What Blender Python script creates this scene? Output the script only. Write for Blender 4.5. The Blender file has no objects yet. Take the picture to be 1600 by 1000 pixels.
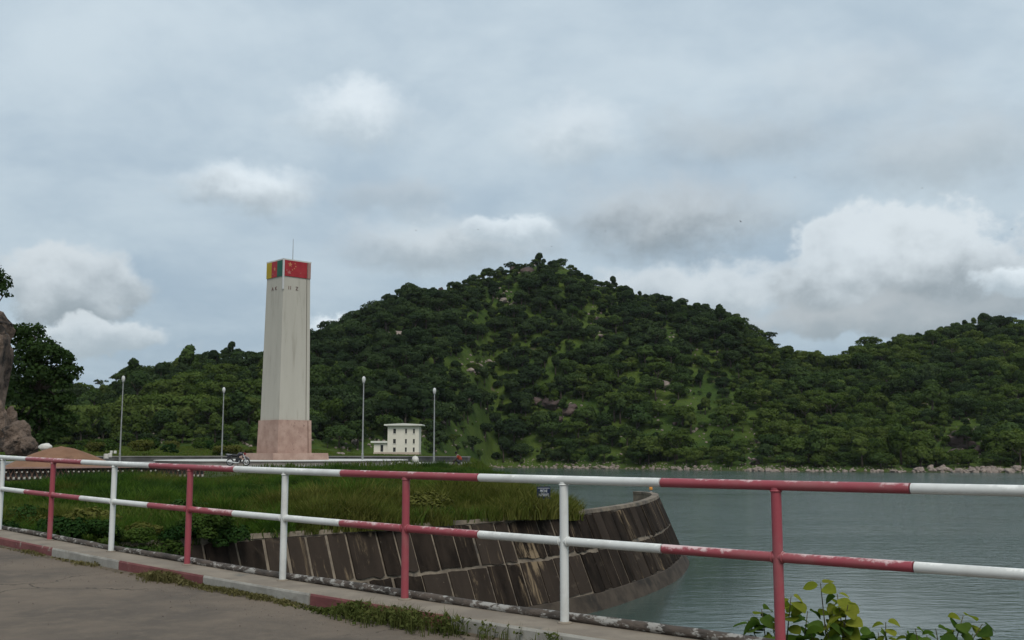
import bpy, bmesh, math, random
import numpy as np
from mathutils import Vector, Matrix, Euler

scene = bpy.context.scene
COL = scene.collection
rng = np.random.default_rng(7)
random.seed(7)

# ------------------------------------------------------------------ camera
F = 1650.0                                   # focal length in pixels of the 1600 px wide photograph
PITCH = math.atan(204 / 1650)
HC = 1.333                                   # eye height above the walkway of the dam
cam_data = bpy.data.cameras.new('camera')
cam_data.sensor_width = 36.0
cam_data.lens = 36.0 * F / 1600
cam_data.clip_start = 0.1
cam_data.clip_end = 20000
cam = bpy.data.objects.new('camera', cam_data)
COL.objects.link(cam)
cam.location = (0, 0, HC)
cam.rotation_euler = (math.pi / 2 + PITCH, 0, 0)
scene.camera = cam

# ------------------------------------------------------------------ world
SUN_EL, SUN_AZ = math.radians(52), math.radians(166)      # azimuth from +Y towards +X
world = bpy.data.worlds.new('World')
scene.world = world
world.use_nodes = True
wt = world.node_tree
wt.nodes.clear()


class NB:
    """tiny helper to write node trees"""
    def __init__(self, tree): self.t = tree
    def n(self, typ, **kw):
        nd = self.t.nodes.new(typ)
        for k, v in kw.items(): setattr(nd, k, v)
        return nd
    def set(self, sock, v):
        if isinstance(v, bpy.types.NodeSocket): self.t.links.new(v, sock)
        elif v is not None: sock.default_value = v
    def math(self, op, a, b=None, c=None, clamp=False):
        nd = self.n('ShaderNodeMath', operation=op); nd.use_clamp = clamp
        self.set(nd.inputs[0], a); self.set(nd.inputs[1], b)
        if c is not None: self.set(nd.inputs[2], c)
        return nd.outputs[0]
    def vmath(self, op, a, b=None, scale=None):
        nd = self.n('ShaderNodeVectorMath', operation=op)
        self.set(nd.inputs[0], a)
        if b is not None: self.set(nd.inputs[1], b)
        if scale is not None: self.set(nd.inputs['Scale'], scale)
        return nd.outputs['Value'] if op in ('LENGTH', 'DOT_PRODUCT') else nd.outputs[0]
    def noise(self, vec, scale, detail=4, rough=.55, dist=0.0, out=0):
        nd = self.n('ShaderNodeTexNoise')
        if vec is not None: self.set(nd.inputs['Vector'], vec)
        self.set(nd.inputs['Scale'], scale); self.set(nd.inputs['Detail'], detail)
        self.set(nd.inputs['Roughness'], rough); self.set(nd.inputs['Distortion'], dist)
        return nd.outputs[out]
    def mix(self, fac, a, b):
        nd = self.n('ShaderNodeMix', data_type='RGBA')
        self.set(nd.inputs[0], fac); self.set(nd.inputs[6], a); self.set(nd.inputs[7], b)
        return nd.outputs[2]
    def ss(self, v, lo, hi):                 # smoothstep
        nd = self.n('ShaderNodeMapRange', interpolation_type='SMOOTHSTEP')
        self.set(nd.inputs[0], v); self.set(nd.inputs[1], lo); self.set(nd.inputs[2], hi)
        return nd.outputs[0]
    def sep(self, v):
        nd = self.n('ShaderNodeSeparateXYZ'); self.set(nd.inputs[0], v); return nd.outputs
    def comb(self, x, y, z):
        nd = self.n('ShaderNodeCombineXYZ')
        for i, v in enumerate((x, y, z)): self.set(nd.inputs[i], v)
        return nd.outputs[0]


def c4(c): return (c[0], c[1], c[2], 1.0)


def pix_angles(x, y):
    """azimuth and elevation of a pixel of the photograph"""
    up = (500 - y) / F
    d = Vector(((x - 800) / F, math.cos(PITCH) - up * math.sin(PITCH), math.sin(PITCH) + up * math.cos(PITCH))).normalized()
    return math.atan2(d.x, d.y), math.asin(d.z)


def build_world():
    b = NB(wt)
    sky = b.n('ShaderNodeTexSky', sky_type='NISHITA')
    sky.sun_disc = False
    sky.sun_elevation = SUN_EL
    sky.sun_rotation = SUN_AZ
    sky.air_density = 1.0; sky.dust_density = 2.0; sky.ozone_density = 1.0
    d = b.n('ShaderNodeTexCoord').outputs['Generated']
    x, y, z = b.sep(d)
    zc = b.math('MAXIMUM', z, 0.0)
    # high sheet of broken cloud, seen in perspective
    k = b.math('DIVIDE', 1.0, b.math('ADD', zc, 0.30))
    lay = b.comb(b.math('MULTIPLY', x, k), b.math('MULTIPLY', y, k), 0.0)
    n1 = b.noise(lay, 1.9, 6, .56, .4)
    n2 = b.noise(b.vmath('ADD', lay, (7.3, 2.1, 4.0)), 4.6, 6, .58, .2)
    m = b.math('ADD', b.math('MULTIPLY', n1, .62), b.math('MULTIPLY', n2, .38))
    m = b.ss(m, .36, .64)
    up = b.ss(z, .0, .42)
    lo_dark, lo_lite = c4((.340, .445, .545)), c4((.465, .570, .648))
    hi_dark, hi_lite = c4((.480, .592, .685)), c4((.615, .718, .792))
    sheet = b.mix(m, b.mix(up, lo_dark, hi_dark), b.mix(up, lo_lite, hi_lite))
    # blue air low down between the clouds
    gap = b.math('MULTIPLY', b.ss(b.noise(b.vmath('ADD', lay, (1.3, 9.1, 0)), .9, 6, .55, .4), .54, .68), .55)
    sheet = b.mix(gap, sheet, c4((.335, .45, .555)))
    # cumulus heaps, by direction (azimuth, elevation in radians)
    az = b.math('ARCTAN2', x, y)
    el = b.math('ARCSINE', z)
    w1 = b.noise(b.vmath('MULTIPLY', d, (1, 1, 1.25)), 15.0, 6, .60, .1, out=1)
    w2 = b.noise(b.vmath('MULTIPLY', d, (1, 1, 1.3)), 24.0, 8, .60, .0, out=0)
    wx, wy, wz = b.sep(w1)
    azw = b.math('ADD', az, b.math('MULTIPLY', b.math('SUBTRACT', wx, .5), .085))
    elw = b.math('ADD', el, b.math('MULTIPLY', b.math('SUBTRACT', wy, .5), .060))
    puff = b.math('SUBTRACT', w2, .5)
    col = sheet
    # x, y, half width, half height (pixels), softness, top brightness, cover, bottom grey
    heaps = [
        (1040, 345, 220, 84, .95, .60, .92, .28), (890, 215, 110, 62, 1.0, .80, .80, .50),
        (1150, 215, 190, 60, 1.0, .52, .55, .36), (1480, 240, 200, 80, 1.0, .54, .55, .37), (1330, 130, 170, 70, 1.0, .70, .50, .52),
        (620, 315, 110, 40, .9, .58, .55, .42),
        (560, 185, 118, 60, .72, .84, .95, .54), (390, 298, 118, 58, .72, .84, .95, .42),
        (700, 388, 200, 54, .8, .68, .85, .40), (800, 365, 70, 34, .40, .82, .80, .50),
        (115, 448, 120, 58, .32, .68, .96, .34), (150, 522, 130, 34, .34, .70, .88, .44),
        (1090, 462, 210, 52, .45, .70, .92, .42), (530, 505, 70, 26, .40, .82, .95, .55),
        (1420, 440, 210, 122, .20, .74, .97, .31), (1600, 448, 60, 36, .30, .84, .95, .48),
        (1330, 505, 260, 34, .6, .50, .85, .37),
        # and on round the sky, in the same manner
        (2300, 380, 260, 80, .5, .68, .85, .38), (2900, 430, 240, 70, .5, .70, .85, .38), (-700, 400, 250, 80, .5, .70, .85, .38),
    ]
    for (px, py, rx, ry, soft, top, cov, bot) in heaps:
        if -200 < px < 1800:
            a0, e0 = pix_angles(px, py); rxa, rya = rx / F, ry / F
        else:
            a0, e0 = (px - 800) / F, (700 - py) / F; rxa, rya = rx / F, ry / F
        qx = b.math('DIVIDE', b.math('SUBTRACT', azw, a0), rxa)
        qy0 = b.math('DIVIDE', b.math('SUBTRACT', elw, e0), rya)
        # flatter underside
        qy = b.math('MULTIPLY', qy0, b.math('ADD', 1.0, b.math('MULTIPLY', b.math('LESS_THAN', qy0, 0.0), .25)))
        r = b.math('SQRT', b.math('ADD', b.math('MULTIPLY', qx, qx), b.math('MULTIPLY', qy, qy)))
        r = b.math('ADD', r, b.math('MULTIPLY', puff, .85))
        msk = b.math('MULTIPLY', b.math('SUBTRACT', 1.0, b.ss(r, 1.0 - soft * .85, 1.0 + soft * .2)), cov)
        lit = b.ss(b.math('ADD', b.math('ADD', qy0, b.math('MULTIPLY', puff, 1.3)), b.math('MULTIPLY', b.math('SUBTRACT', wz, .5), 1.2)), -.75, .75)
        cc = b.mix(lit, c4((bot * .93, bot * 1.10, bot * 1.22)), c4((top * .97, top * 1.065, top * 1.125)))
        col = b.mix(msk, col, cc)
    # cover over the physical sky (10 = 1 / background strength)
    cover = b.math('ADD', .90, b.math('MULTIPLY', m, .07))
    tot = b.mix(cover, sky.outputs[0], b.vmath('SCALE', col, scale=10.0))
    bg = b.n('ShaderNodeBackground')
    b.set(bg.inputs['Color'], tot)
    bg.inputs['Strength'].default_value = 0.1
    out = b.n('ShaderNodeOutputWorld')
    wt.links.new(bg.outputs[0], out.inputs['Surface'])


build_world()
world.cycles.sampling_method = 'MANUAL'
world.cycles.sample_map_resolution = 512

sun_data = bpy.data.lights.new('sun', 'SUN')
sun_data.energy = 2.2
sun_data.angle = math.radians(32)
sun_data.color = (1.0, .96, .89)
sun = bpy.data.objects.new('sun', sun_data)
COL.objects.link(sun)
sd = Vector((math.sin(SUN_AZ) * math.cos(SUN_EL), math.cos(SUN_AZ) * math.cos(SUN_EL), math.sin(SUN_EL)))
sun.rotation_euler = sd.to_track_quat('Z', 'Y').to_euler()
sun.location = (0, 0, 60)

vs = scene.view_settings
vs.view_transform = 'Standard'
vs.look = 'None'
vs.exposure = 0.0
vs.gamma = 1.0
vs.use_curve_mapping = False
scene.cycles.max_bounces = 6
scene.cycles.diffuse_bounces = 3
scene.cycles.transmission_bounces = 3
scene.cycles.use_denoising = True

HAZE = 3.2e-5
scene.cycles.volume_bounces = 0

# ------------------------------------------------------------------ pixel helpers (only to measure where things stand)
CP, SP = math.cos(PITCH), math.sin(PITCH)


def ray(px, py):
    up = (500 - py) / F
    return ((px - 800) / F, CP - up * SP, SP + up * CP)


def at(px, py, Y):
    x, y, z = ray(px, py)
    return Vector((x / y * Y, Y, HC + z / y * Y))


def atz(px, py, z0):
    x, y, z = ray(px, py)
    t = (z0 - HC) / z
    return Vector((x * t, y * t, z0))


def project(P):
    """world points (N,3) -> photograph pixels"""
    P = np.asarray(P, float)
    x, y, z = P[:, 0], P[:, 1], P[:, 2] - HC
    fw = y * CP + z * SP
    up = -y * SP + z * CP
    return 800 + F * x / fw, 500 - F * up / fw


# ------------------------------------------------------------------ mesh helpers
def np_mesh(name, V, faces, mats=(), smooth=False, midx=None):
    """faces: (M,3) or (M,4) array"""
    V = np.asarray(V, np.float32); faces = np.asarray(faces, np.int32)
    me = bpy.data.meshes.new(name)
    me.vertices.add(len(V)); me.vertices.foreach_set('co', V.ravel())
    k = faces.shape[1]
    me.loops.add(faces.size); me.loops.foreach_set('vertex_index', faces.ravel())
    me.polygons.add(len(faces))
    me.polygons.foreach_set('loop_start', np.arange(0, faces.size, k, dtype=np.int32))
    me.polygons.foreach_set('use_smooth', np.full(len(faces), smooth))
    if midx is not None: me.polygons.foreach_set('material_index', np.asarray(midx, np.int32))
    for m in mats: me.materials.append(m)
    me.update(calc_edges=True)
    me.validate()
    return me


def link(name, me, parent=None, label=None, cat=None, group=None, kind=None, loc=None, rot=None):
    o = bpy.data.objects.new(name, me)
    COL.objects.link(o)
    if parent is not None: o.parent = parent
    if loc is not None: o.location = loc
    if rot is not None: o.rotation_euler = rot
    if label: o['label'] = label
    if cat: o['category'] = cat
    if group: o['group'] = group
    if kind: o['kind'] = kind
    return o


def empty(name, loc, label, cat, group=None, rotz=0):
    o = link(name, None, None, label, cat, group, None, loc, (0, 0, rotz))
    o.empty_display_size = .3
    return o


class MB:
    """collects simple shapes into one mesh"""
    def __init__(self): self.v = []; self.f = []; self.m = []; self.cur = 0
    def add(self, vs, fs):
        o = len(self.v); self.v += [tuple(p) for p in vs]
        for f in fs: self.f.append(tuple(i + o for i in f)); self.m.append(self.cur)
        return self
    def box(self, c, s, rotz=0, taper=1.0, M=None):
        cx, cy, cz = c; sx, sy, sz = s[0] / 2, s[1] / 2, s[2] / 2
        ca, sa = math.cos(rotz), math.sin(rotz)
        vs = []
        for z, t in ((-sz, 1), (sz, taper)):
            for x, y in ((-sx, -sy), (sx, -sy), (sx, sy), (-sx, sy)):
                x, y = x * t, y * t
                p = Vector((cx + x * ca - y * sa, cy + x * sa + y * ca, cz + z))
                vs.append(M @ p if M else p)
        return self.add(vs, [(0, 3, 2, 1), (4, 5, 6, 7), (0, 1, 5, 4), (1, 2, 6, 5), (2, 3, 7, 6), (3, 0, 4, 7)])
    def tube(self, pts, r, n=10, caps=True):
        pts = [Vector(p) for p in pts]
        rs = r if isinstance(r, (list, tuple)) else [r] * len(pts)
        vs, fs = [], []
        up = Vector((0, 0, 1)); prev = None
        for i, p in enumerate(pts):
            t = (pts[min(i + 1, len(pts) - 1)] - pts[max(i - 1, 0)]).normalized()
            if prev is None:
                a = up if abs(t.z) < .95 else Vector((1, 0, 0))
                u = t.cross(a).normalized()
            else:
                u = (prev - t * prev.dot(t)).normalized()
            prev = u
            w = t.cross(u)
            for j in range(n):
                an = 2 * math.pi * j / n
                vs.append(p + (u * math.cos(an) + w * math.sin(an)) * rs[i])
        for i in range(len(pts) - 1):
            for j in range(n):
                a, b_ = i * n + j, i * n + (j + 1) % n
                fs.append((a, b_, b_ + n, a + n))
        if caps:
            fs.append(tuple(range(n - 1, -1, -1))); fs.append(tuple(range((len(pts) - 1) * n, len(pts) * n)))
        return self.add(vs, fs)
    def lathe(self, prof, n=16, c=(0, 0, 0)):
        vs, fs = [], []
        for (r, z) in prof:
            for j in range(n):
                a = 2 * math.pi * j / n
                vs.append((c[0] + r * math.cos(a), c[1] + r * math.sin(a), c[2] + z))
        for i in range(len(prof) - 1):
            for j in range(n):
                a, b_ = i * n + j, i * n + (j + 1) % n
                fs.append((a, b_, b_ + n, a + n))
        fs.append(tuple(range(n - 1, -1, -1))); fs.append(tuple(range((len(prof) - 1) * n, len(prof) * n)))
        return self.add(vs, fs)
    def mesh(self, name, mats, smooth=False, recalc=True):
        me = bpy.data.meshes.new(name)
        me.from_pydata(self.v, [], self.f)
        for m in (mats if isinstance(mats, (list, tuple)) else [mats]): me.materials.append(m)
        if any(self.m): me.polygons.foreach_set('material_index', self.m)
        if recalc:
            bm = bmesh.new(); bm.from_mesh(me)
            bmesh.ops.recalc_face_normals(bm, faces=bm.faces); bm.to_mesh(me); bm.free()
        if smooth:
            me.polygons.foreach_set('use_smooth', [True] * len(me.polygons))
            try: me.set_sharp_from_angle(angle=math.radians(40))
            except Exception: pass
        me.update()
        return me
    def build(self, name, mats, parent=None, smooth=False, **kw):
        return link(name, self.mesh(name, mats, smooth), parent, **kw)


# ------------------------------------------------------------------ materials
def new_mat(name):
    m = bpy.data.materials.new(name); m.use_nodes = True
    m.node_tree.nodes.clear()
    b = NB(m.node_tree)
    out = b.n('ShaderNodeOutputMaterial')
    return m, b, out


def surf(name, c1, c2, scale=3.0, rough=.8, bump=.3, bscale=20.0, c3=None, c3lo=.6, c3hi=.7, c3scale=1.0, detail=6, coord='Object', stretch=(1, 1, 1), spec=.3, bdist=.02):
    """mottled two or three tone procedural surface"""
    m, b, out = new_mat(name)
    tc = b.n('ShaderNodeTexCoord').outputs[coord]
    v = b.vmath('MULTIPLY', tc, stretch)
    col = b.mix(b.ss(b.noise(v, scale, detail, .62), .32, .68), c4(c1), c4(c2))
    if c3 is not None:
        col = b.mix(b.ss(b.noise(b.vmath('ADD', v, (13.1, 4.7, 2.2)), c3scale, 7, .65), c3lo, c3hi), col, c4(c3))
    p = b.n('ShaderNodeBsdfPrincipled')
    b.set(p.inputs['Base Color'], col); p.inputs['Roughness'].default_value = rough
    p.inputs['Specular IOR Level'].default_value = spec
    if bump:
        bp = b.n('ShaderNodeBump'); bp.inputs['Strength'].default_value = bump; bp.inputs['Distance'].default_value = bdist
        b.set(bp.inputs['Height'], b.noise(v, bscale, 6, .65)); b.set(p.inputs['Normal'], bp.outputs[0])
    b.set(out.inputs[0], p.outputs[0])
    return m


def leaf_mat(name, c1, c2, trans=.3, nscale=.35, var=.35, c3=None):
    m, b, out = new_mat(name)
    tc = b.n('ShaderNodeTexCoord').outputs['Object']
    oi = b.n('ShaderNodeObjectInfo').outputs['Random']
    geo = b.n('ShaderNodeNewGeometry').outputs['Random Per Island']
    n = b.noise(tc, nscale, 3, .6)
    f = b.math('ADD', b.math('MULTIPLY', n, .7), b.math('MULTIPLY', oi, .5))
    f = b.ss(b.math('ADD', f, b.math('MULTIPLY', b.math('SUBTRACT', geo, .5), .35)), .3, .95)
    col = b.mix(f, c4(c1), c4(c2))
    if c3 is not None:
        col = b.mix(b.math('MULTIPLY', b.ss(geo, .72, .95), .8), col, c4(c3))
    sc = b.math('ADD', 1.0 - var / 2, b.math('MULTIPLY', b.math('FRACT', b.math('MULTIPLY', oi, 7.13)), var))
    col = b.vmath('SCALE', col, scale=sc)
    di = b.n('ShaderNodeBsdfDiffuse'); tr = b.n('ShaderNodeBsdfTranslucent')
    b.set(di.inputs[0], col); b.set(tr.inputs[0], b.vmath('MULTIPLY', col, (1.1, 1.15, .75)))
    ms = b.n('ShaderNodeMixShader'); ms.inputs[0].default_value = trans
    b.set(ms.inputs[1], di.outputs[0]); b.set(ms.inputs[2], tr.outputs[0])
    b.set(out.inputs[0], ms.outputs[0])
    return m


def paint_mat(name, base, worn, under, amount=.5, up_bias=.25, dirt=(.25, .22, .18), dirt_amt=.25):
    """old pipe paint: rubbed on the upper side, chipped, dirty"""
    m, b, out = new_mat(name)
    tc = b.n('ShaderNodeTexCoord').outputs['Object']
    geo = b.n('ShaderNodeNewGeometry')
    nz = b.sep(geo.outputs['Normal'])[2]
    n1 = b.noise(tc, 5.0, 7, .68); n2 = b.noise(b.vmath('ADD', tc, (3, 8, 1)), 26.0, 5, .65)
    n3 = b.noise(b.vmath('ADD', tc, (9, 2, 7)), 1.1, 4, .6)
    w = b.math('ADD', b.math('ADD', b.math('MULTIPLY', n1, .6), b.math('MULTIPLY', n2, .4)), b.math('MULTIPLY', nz, up_bias))
    w = b.math('ADD', w, b.math('MULTIPLY', b.math('SUBTRACT', n3, .5), .5))
    wear = b.ss(w, 1.08 - amount, 1.20 - amount)
    col = b.mix(b.math('MULTIPLY', b.ss(n3, .3, .7), .5), c4(base), c4([v * .82 for v in base]))
    col = b.mix(wear, col, c4(worn))
    chip = b.ss(b.math('ADD', b.math('MULTIPLY', b.noise(b.vmath('MULTIPLY', tc, (1, 1, 1)), 34.0, 3, .7), .55), b.math('MULTIPLY', n1, .45)), .655, .675)
    col = b.mix(chip, col, c4(under))
    dz = b.math('MULTIPLY', b.math('MULTIPLY', b.ss(b.noise(b.vmath('ADD', tc, (5, 5, 5)), 2.3, 6, .7), .45, .75), dirt_amt), 1.0)
    col = b.mix(dz, col, c4(dirt))
    p = b.n('ShaderNodeBsdfPrincipled')
    b.set(p.inputs['Base Color'], col); p.inputs['Roughness'].default_value = .48
    p.inputs['Specular IOR Level'].default_value = .35
    bp = b.n('ShaderNodeBump'); bp.inputs['Strength'].default_value = .25; bp.inputs['Distance'].default_value = .004
    b.set(bp.inputs['Height'], b.math('ADD', n2, b.math('MULTIPLY', wear, -.6))); b.set(p.inputs['Normal'], bp.outputs[0])
    b.set(out.inputs[0], p.outputs[0])
    return m


M = {}
M['road'] = surf('road_concrete', (.115, .094, .076), (.155, .127, .101), 1.6, .9, .6, 55, c3=(.080, .072, .065), c3lo=.45, c3hi=.70, c3scale=.6, bdist=.012, detail=10)
def road_mat():
    m, b, out = new_mat('road_concrete')
    tc = b.n('ShaderNodeTexCoord').outputs['Object']
    n1 = b.noise(tc, .55, 8, .62); n2 = b.noise(b.vmath('ADD', tc, (7, 3, 0)), 4.0, 8, .7); n3 = b.noise(tc, 150.0, 3, .7); n4 = b.noise(b.vmath('ADD', tc, (2, 9, 0)), 48.0, 4, .7)
    col = b.mix(b.ss(n1, .35, .65), c4((.100, .083, .068)), c4((.158, .125, .096)))
    col = b.mix(b.math('MULTIPLY', b.ss(n2, .42, .72), .55), col, c4((.185, .146, .110)))
    col = b.mix(b.math('MULTIPLY', b.ss(n3, .55, .72), .55), col, c4((.055, .05, .045)))
    col = b.mix(b.math('MULTIPLY', b.ss(n4, .62, .72), .6), col, c4((.22, .19, .155)))
    wv = b.vmath('ADD', tc, b.vmath('SCALE', b.noise(tc, 1.3, 5, .65, out=1), scale=.9))
    vo = b.n('ShaderNodeTexVoronoi', feature='DISTANCE_TO_EDGE'); b.set(vo.inputs['Vector'], wv); vo.inputs['Scale'].default_value = .32
    crack = b.math('MULTIPLY', b.math('SUBTRACT', 1.0, b.ss(vo.outputs[0], .0015, .006)), b.ss(n1, .44, .56))
    col = b.mix(b.math('MULTIPLY', crack, .8), col, c4((.03, .026, .022)))
    p = b.n('ShaderNodeBsdfPrincipled'); b.set(p.inputs['Base Color'], col); p.inputs['Roughness'].default_value = .92; p.inputs['Specular IOR Level'].default_value = .15
    bp = b.n('ShaderNodeBump'); bp.inputs['Strength'].default_value = .6; bp.inputs['Distance'].default_value = .01
    b.set(bp.inputs['Height'], b.math('SUBTRACT', b.math('ADD', n3, n4), crack)); b.set(p.inputs['Normal'], bp.outputs[0])
    b.set(out.inputs[0], p.outputs[0])
    return m


M['road'] = road_mat()
M['dirt'] = surf('kerb_dirt', (.075, .058, .040), (.135, .105, .075), 6.0, .95, .7, 60, c3=(.05, .055, .025), c3lo=.55, c3hi=.7, c3scale=5.0, bdist=.02)
M['walk'] = surf('walkway_concrete', (.165, .135, .105), (.235, .195, .150), 2.2, .9, .4, 45, c3=(.13, .12, .10), c3lo=.58, c3hi=.70, c3scale=2.6, bdist=.01)
M['kerb_red'] = surf('kerb_red_paint', (.135, .043, .042), (.185, .065, .060), 4.0, .75, .4, 40, c3=(.26, .22, .18), c3lo=.60, c3hi=.68, c3scale=5.5, bdist=.01)
M['kerb_white'] = surf('kerb_white_paint', (.215, .200, .175), (.33, .31, .27), 3.0, .75, .4, 40, c3=(.20, .18, .15), c3lo=.55, c3hi=.68, c3scale=4.0, bdist=.01)
M['rail_red'] = paint_mat('rail_red_paint', (.295, .056, .070), (.58, .42, .41), (.16, .09, .07), .48, .16)
M['rail_white'] = paint_mat('rail_white_paint', (.62, .62, .59), (.76, .75, .71), (.10, .085, .07), .45, .2, dirt_amt=.34)
M['post_red'] = paint_mat('post_red_paint', (.295, .056, .070), (.55, .36, .35), (.16, .09, .07), .46, .1)
M['old_pipe'] = surf('peeling_pipe', (.050, .042, .036), (.11, .085, .068), 6.0, .8, .8, 30, c3=(.33, .31, .28), c3lo=.525, c3hi=.585, c3scale=10.0, bdist=.02, stretch=(.8, .8, 1.8))
M['wall_base'] = surf('wall_wet_base', (.034, .025, .018), (.066, .050, .036), 1.2, .9, .5, 6, c3=(.020, .016, .012), c3lo=.5, c3hi=.68, c3scale=.6)
M['wall_joint'] = surf('wall_pale_concrete', (.120, .096, .071), (.220, .178, .132), 1.5, .9, .5, 9, c3=(.07, .06, .05), c3lo=.5, c3hi=.68, c3scale=1.1)
M['dam'] = surf('dam_concrete', (.10, .09, .078), (.17, .15, .125), .6, .9, .4, 6)
M['soil'] = surf('bank_soil', (.028, .042, .014), (.055, .062, .024), .35, .95, .6, 3, c3=(.085, .07, .04), c3lo=.62, c3hi=.75, c3scale=.3, bdist=.08)
M['paving'] = surf('plaza_paving', (.17, .165, .155), (.23, .22, .205), .5, .9, .3, 10)
M['white_rim'] = surf('platform_white', (.46, .45, .42), (.56, .55, .51), .8, .8, .2, 8)
M['rim_side'] = surf('platform_side', (.22, .195, .17), (.33, .29, .25), .7, .85, .3, 6)
M['shaft'] = surf('shaft_render', (.395, .370, .315), (.425, .398, .340), .9, .85, .1, 8, stretch=(1, 1, .12), c3=(.30, .278, .23), c3lo=.50, c3hi=.80, c3scale=2.2)
M['granite'] = surf('plinth_stone', (.295, .190, .150), (.400, .275, .222), 1.3, .75, .35, 6, c3=(.19, .115, .09), c3lo=.60, c3hi=.72, c3scale=2.2)
M['fin'] = surf('fin_white', (.46, .45, .44), (.54, .53, .51), 1, .7, 0)
M['flag_green'] = surf('flag_green', (.012, .085, .055), (.018, .105, .065), 1.5, .6, 0)
M['flag_red'] = surf('flag_red', (.27, .016, .022), (.33, .026, .032), 1.5, .6, 0, c3=(.30, .09, .08), c3lo=.68, c3hi=.74, c3scale=4)
M['flag_yellow'] = surf('flag_yellow', (.34, .24, .012), (.40, .285, .02), 1.5, .6, 0)
M['star'] = surf('star_yellow', (.42, .15, .07), (.50, .22, .10), 3, .6, 0)
M['star_faded'] = surf('star_faded', (.34, .10, .09), (.42, .16, .13), 3, .6, 0)
M['letter'] = surf('letter_dark', (.10, .045, .04), (.14, .07, .06), 3, .6, 0)
M['galv'] = surf('galvanised', (.20, .205, .20), (.28, .285, .28), 2, .5, 0)
M['lamp_glass'] = surf('lamp_globe', (.46, .46, .44), (.54, .54, .52), 2, .3, 0)
M['house'] = surf('house_render', (.60, .56, .47), (.67, .62, .53), .3, .85, .1, 5, c3=(.40, .34, .28), c3lo=.6, c3hi=.8, c3scale=.3)
M['house_base'] = surf('house_base', (.38, .30, .235), (.45, .36, .29), .5, .85, .1, 5)
M['house_roof'] = surf('house_roof_edge', (.58, .57, .51), (.66, .64, .58), .5, .8, 0)
M['dark_glass'] = surf('dark_window', (.012, .013, .014), (.03, .032, .034), 2, .2, 0)
M['window_frame'] = surf('window_frame', (.06, .058, .052), (.09, .086, .078), 2, .6, 0)
M['parapet'] = surf('parapet_dark', (.055, .055, .052), (.10, .10, .094), 1.0, .85, .3, 8)
M['sand'] = surf('sand', (.165, .086, .050), (.205, .112, .066), 1.2, .95, .5, 14, c3=(.130, .070, .042), c3lo=.55, c3hi=.7, c3scale=.7, bdist=.03)
M['clay'] = surf('clay_lattice', (.11, .065, .048), (.17, .10, .075), 3, .85, .2, 8)
M['coping'] = surf('pink_coping', (.25, .155, .13), (.32, .20, .17), 2, .85, .2, 8)
M['block_white'] = surf('white_block', (.36, .33, .29), (.46, .43, .38), 3, .7, 0)
M['rock_warm'] = surf('warm_rock', (.095, .067, .050), (.195, .142, .108), .9, .9, .9, 2.2, c3=(.022, .018, .015), c3lo=.46, c3hi=.60, c3scale=.55, bdist=.5)
M['rock_pink'] = surf('pink_boulder', (.16, .128, .108), (.29, .235, .20), .5, .9, .6, 2.5, c3=(.10, .075, .06), c3lo=.5, c3hi=.7, c3scale=.4, bdist=.15)
M['rock_dark'] = surf('dark_outcrop', (.050, .036, .033), (.105, .074, .064), .25, .9, .8, 1.2, c3=(.22, .17, .14), c3lo=.64, c3hi=.74, c3scale=.35, bdist=.3)
M['bark'] = surf('bark', (.055, .043, .033), (.10, .08, .06), 3, .95, .6, 12)
M['stem'] = surf('green_stem', (.07, .055, .03), (.10, .09, .04), 8, .7, 0)
M['sign_blue'] = surf('sign_navy', (.006, .012, .035), (.010, .018, .048), 3, .45, 0)
M['sign_white'] = surf('sign_white', (.66, .67, .68), (.72, .72, .72), 3, .5, 0)
M['black'] = surf('black_plastic', (.012, .012, .013), (.025, .025, .026), 6, .5, 0)
M['bike_paint'] = surf('bike_paint', (.020, .018, .030), (.035, .030, .045), 4, .3, 0, spec=.5)
M['chrome'] = surf('bright_metal', (.45, .46, .46), (.58, .59, .59), 5, .25, 0, spec=.8)
M['bike_red'] = surf('bike_red', (.16, .02, .02), (.2, .03, .03), 4, .4, 0)
M['skin'] = surf('skin', (.055, .030, .020), (.075, .042, .028), 6, .6, 0)
M['cloth_red'] = surf('red_shirt', (.23, .035, .020), (.29, .05, .028), 8, .9, 0)
M['cloth_dark'] = surf('dark_trousers', (.03, .03, .034), (.05, .05, .055), 8, .9, 0)
M['collar'] = surf('pale_collar', (.5, .48, .44), (.56, .54, .5), 8, .9, 0)
M['hair'] = surf('black_hair', (.008, .007, .006), (.014, .012, .01), 9, .8, 0)
M['orange'] = surf('orange_lantern', (.50, .19, .03), (.58, .25, .04), 6, .5, 0)
M['bird'] = surf('dark_bird', (.012, .011, .011), (.025, .022, .02), 6, .8, 0)
M['white_stone'] = surf('white_stone', (.42, .40, .36), (.58, .56, .51), 2, .85, .4, 5)

M['tree_dark'] = leaf_mat('foliage_dark', (.026, .044, .020), (.048, .072, .028), .3)
M['tree_mid'] = leaf_mat('foliage_mid', (.036, .062, .021), (.066, .100, .030), .32)
M['tree_olive'] = leaf_mat('foliage_olive', (.056, .088, .021), (.096, .128, .034), .34)
M['bush_green'] = leaf_mat('bush_green', (.032, .060, .015), (.066, .100, .022), .3, 1.0)
M['bush_olive'] = leaf_mat('bush_olive', (.060, .072, .017), (.105, .105, .030), .3, 1.0)
M['bush_dark'] = leaf_mat('bush_dark', (.016, .040, .012), (.034, .068, .018), .25, 1.0)
M['near_tree'] = leaf_mat('near_tree_leaves', (.026, .048, .016), (.046, .078, .024), .32, .5)
M['grass'] = leaf_mat('grass_blades', (.036, .076, .012), (.086, .115, .024), .3, .22, .1, c3=(.105, .098, .034))
M['tuft_green'] = leaf_mat('tussock_green', (.040, .084, .013), (.080, .130, .022), .38, .9, .4)
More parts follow.
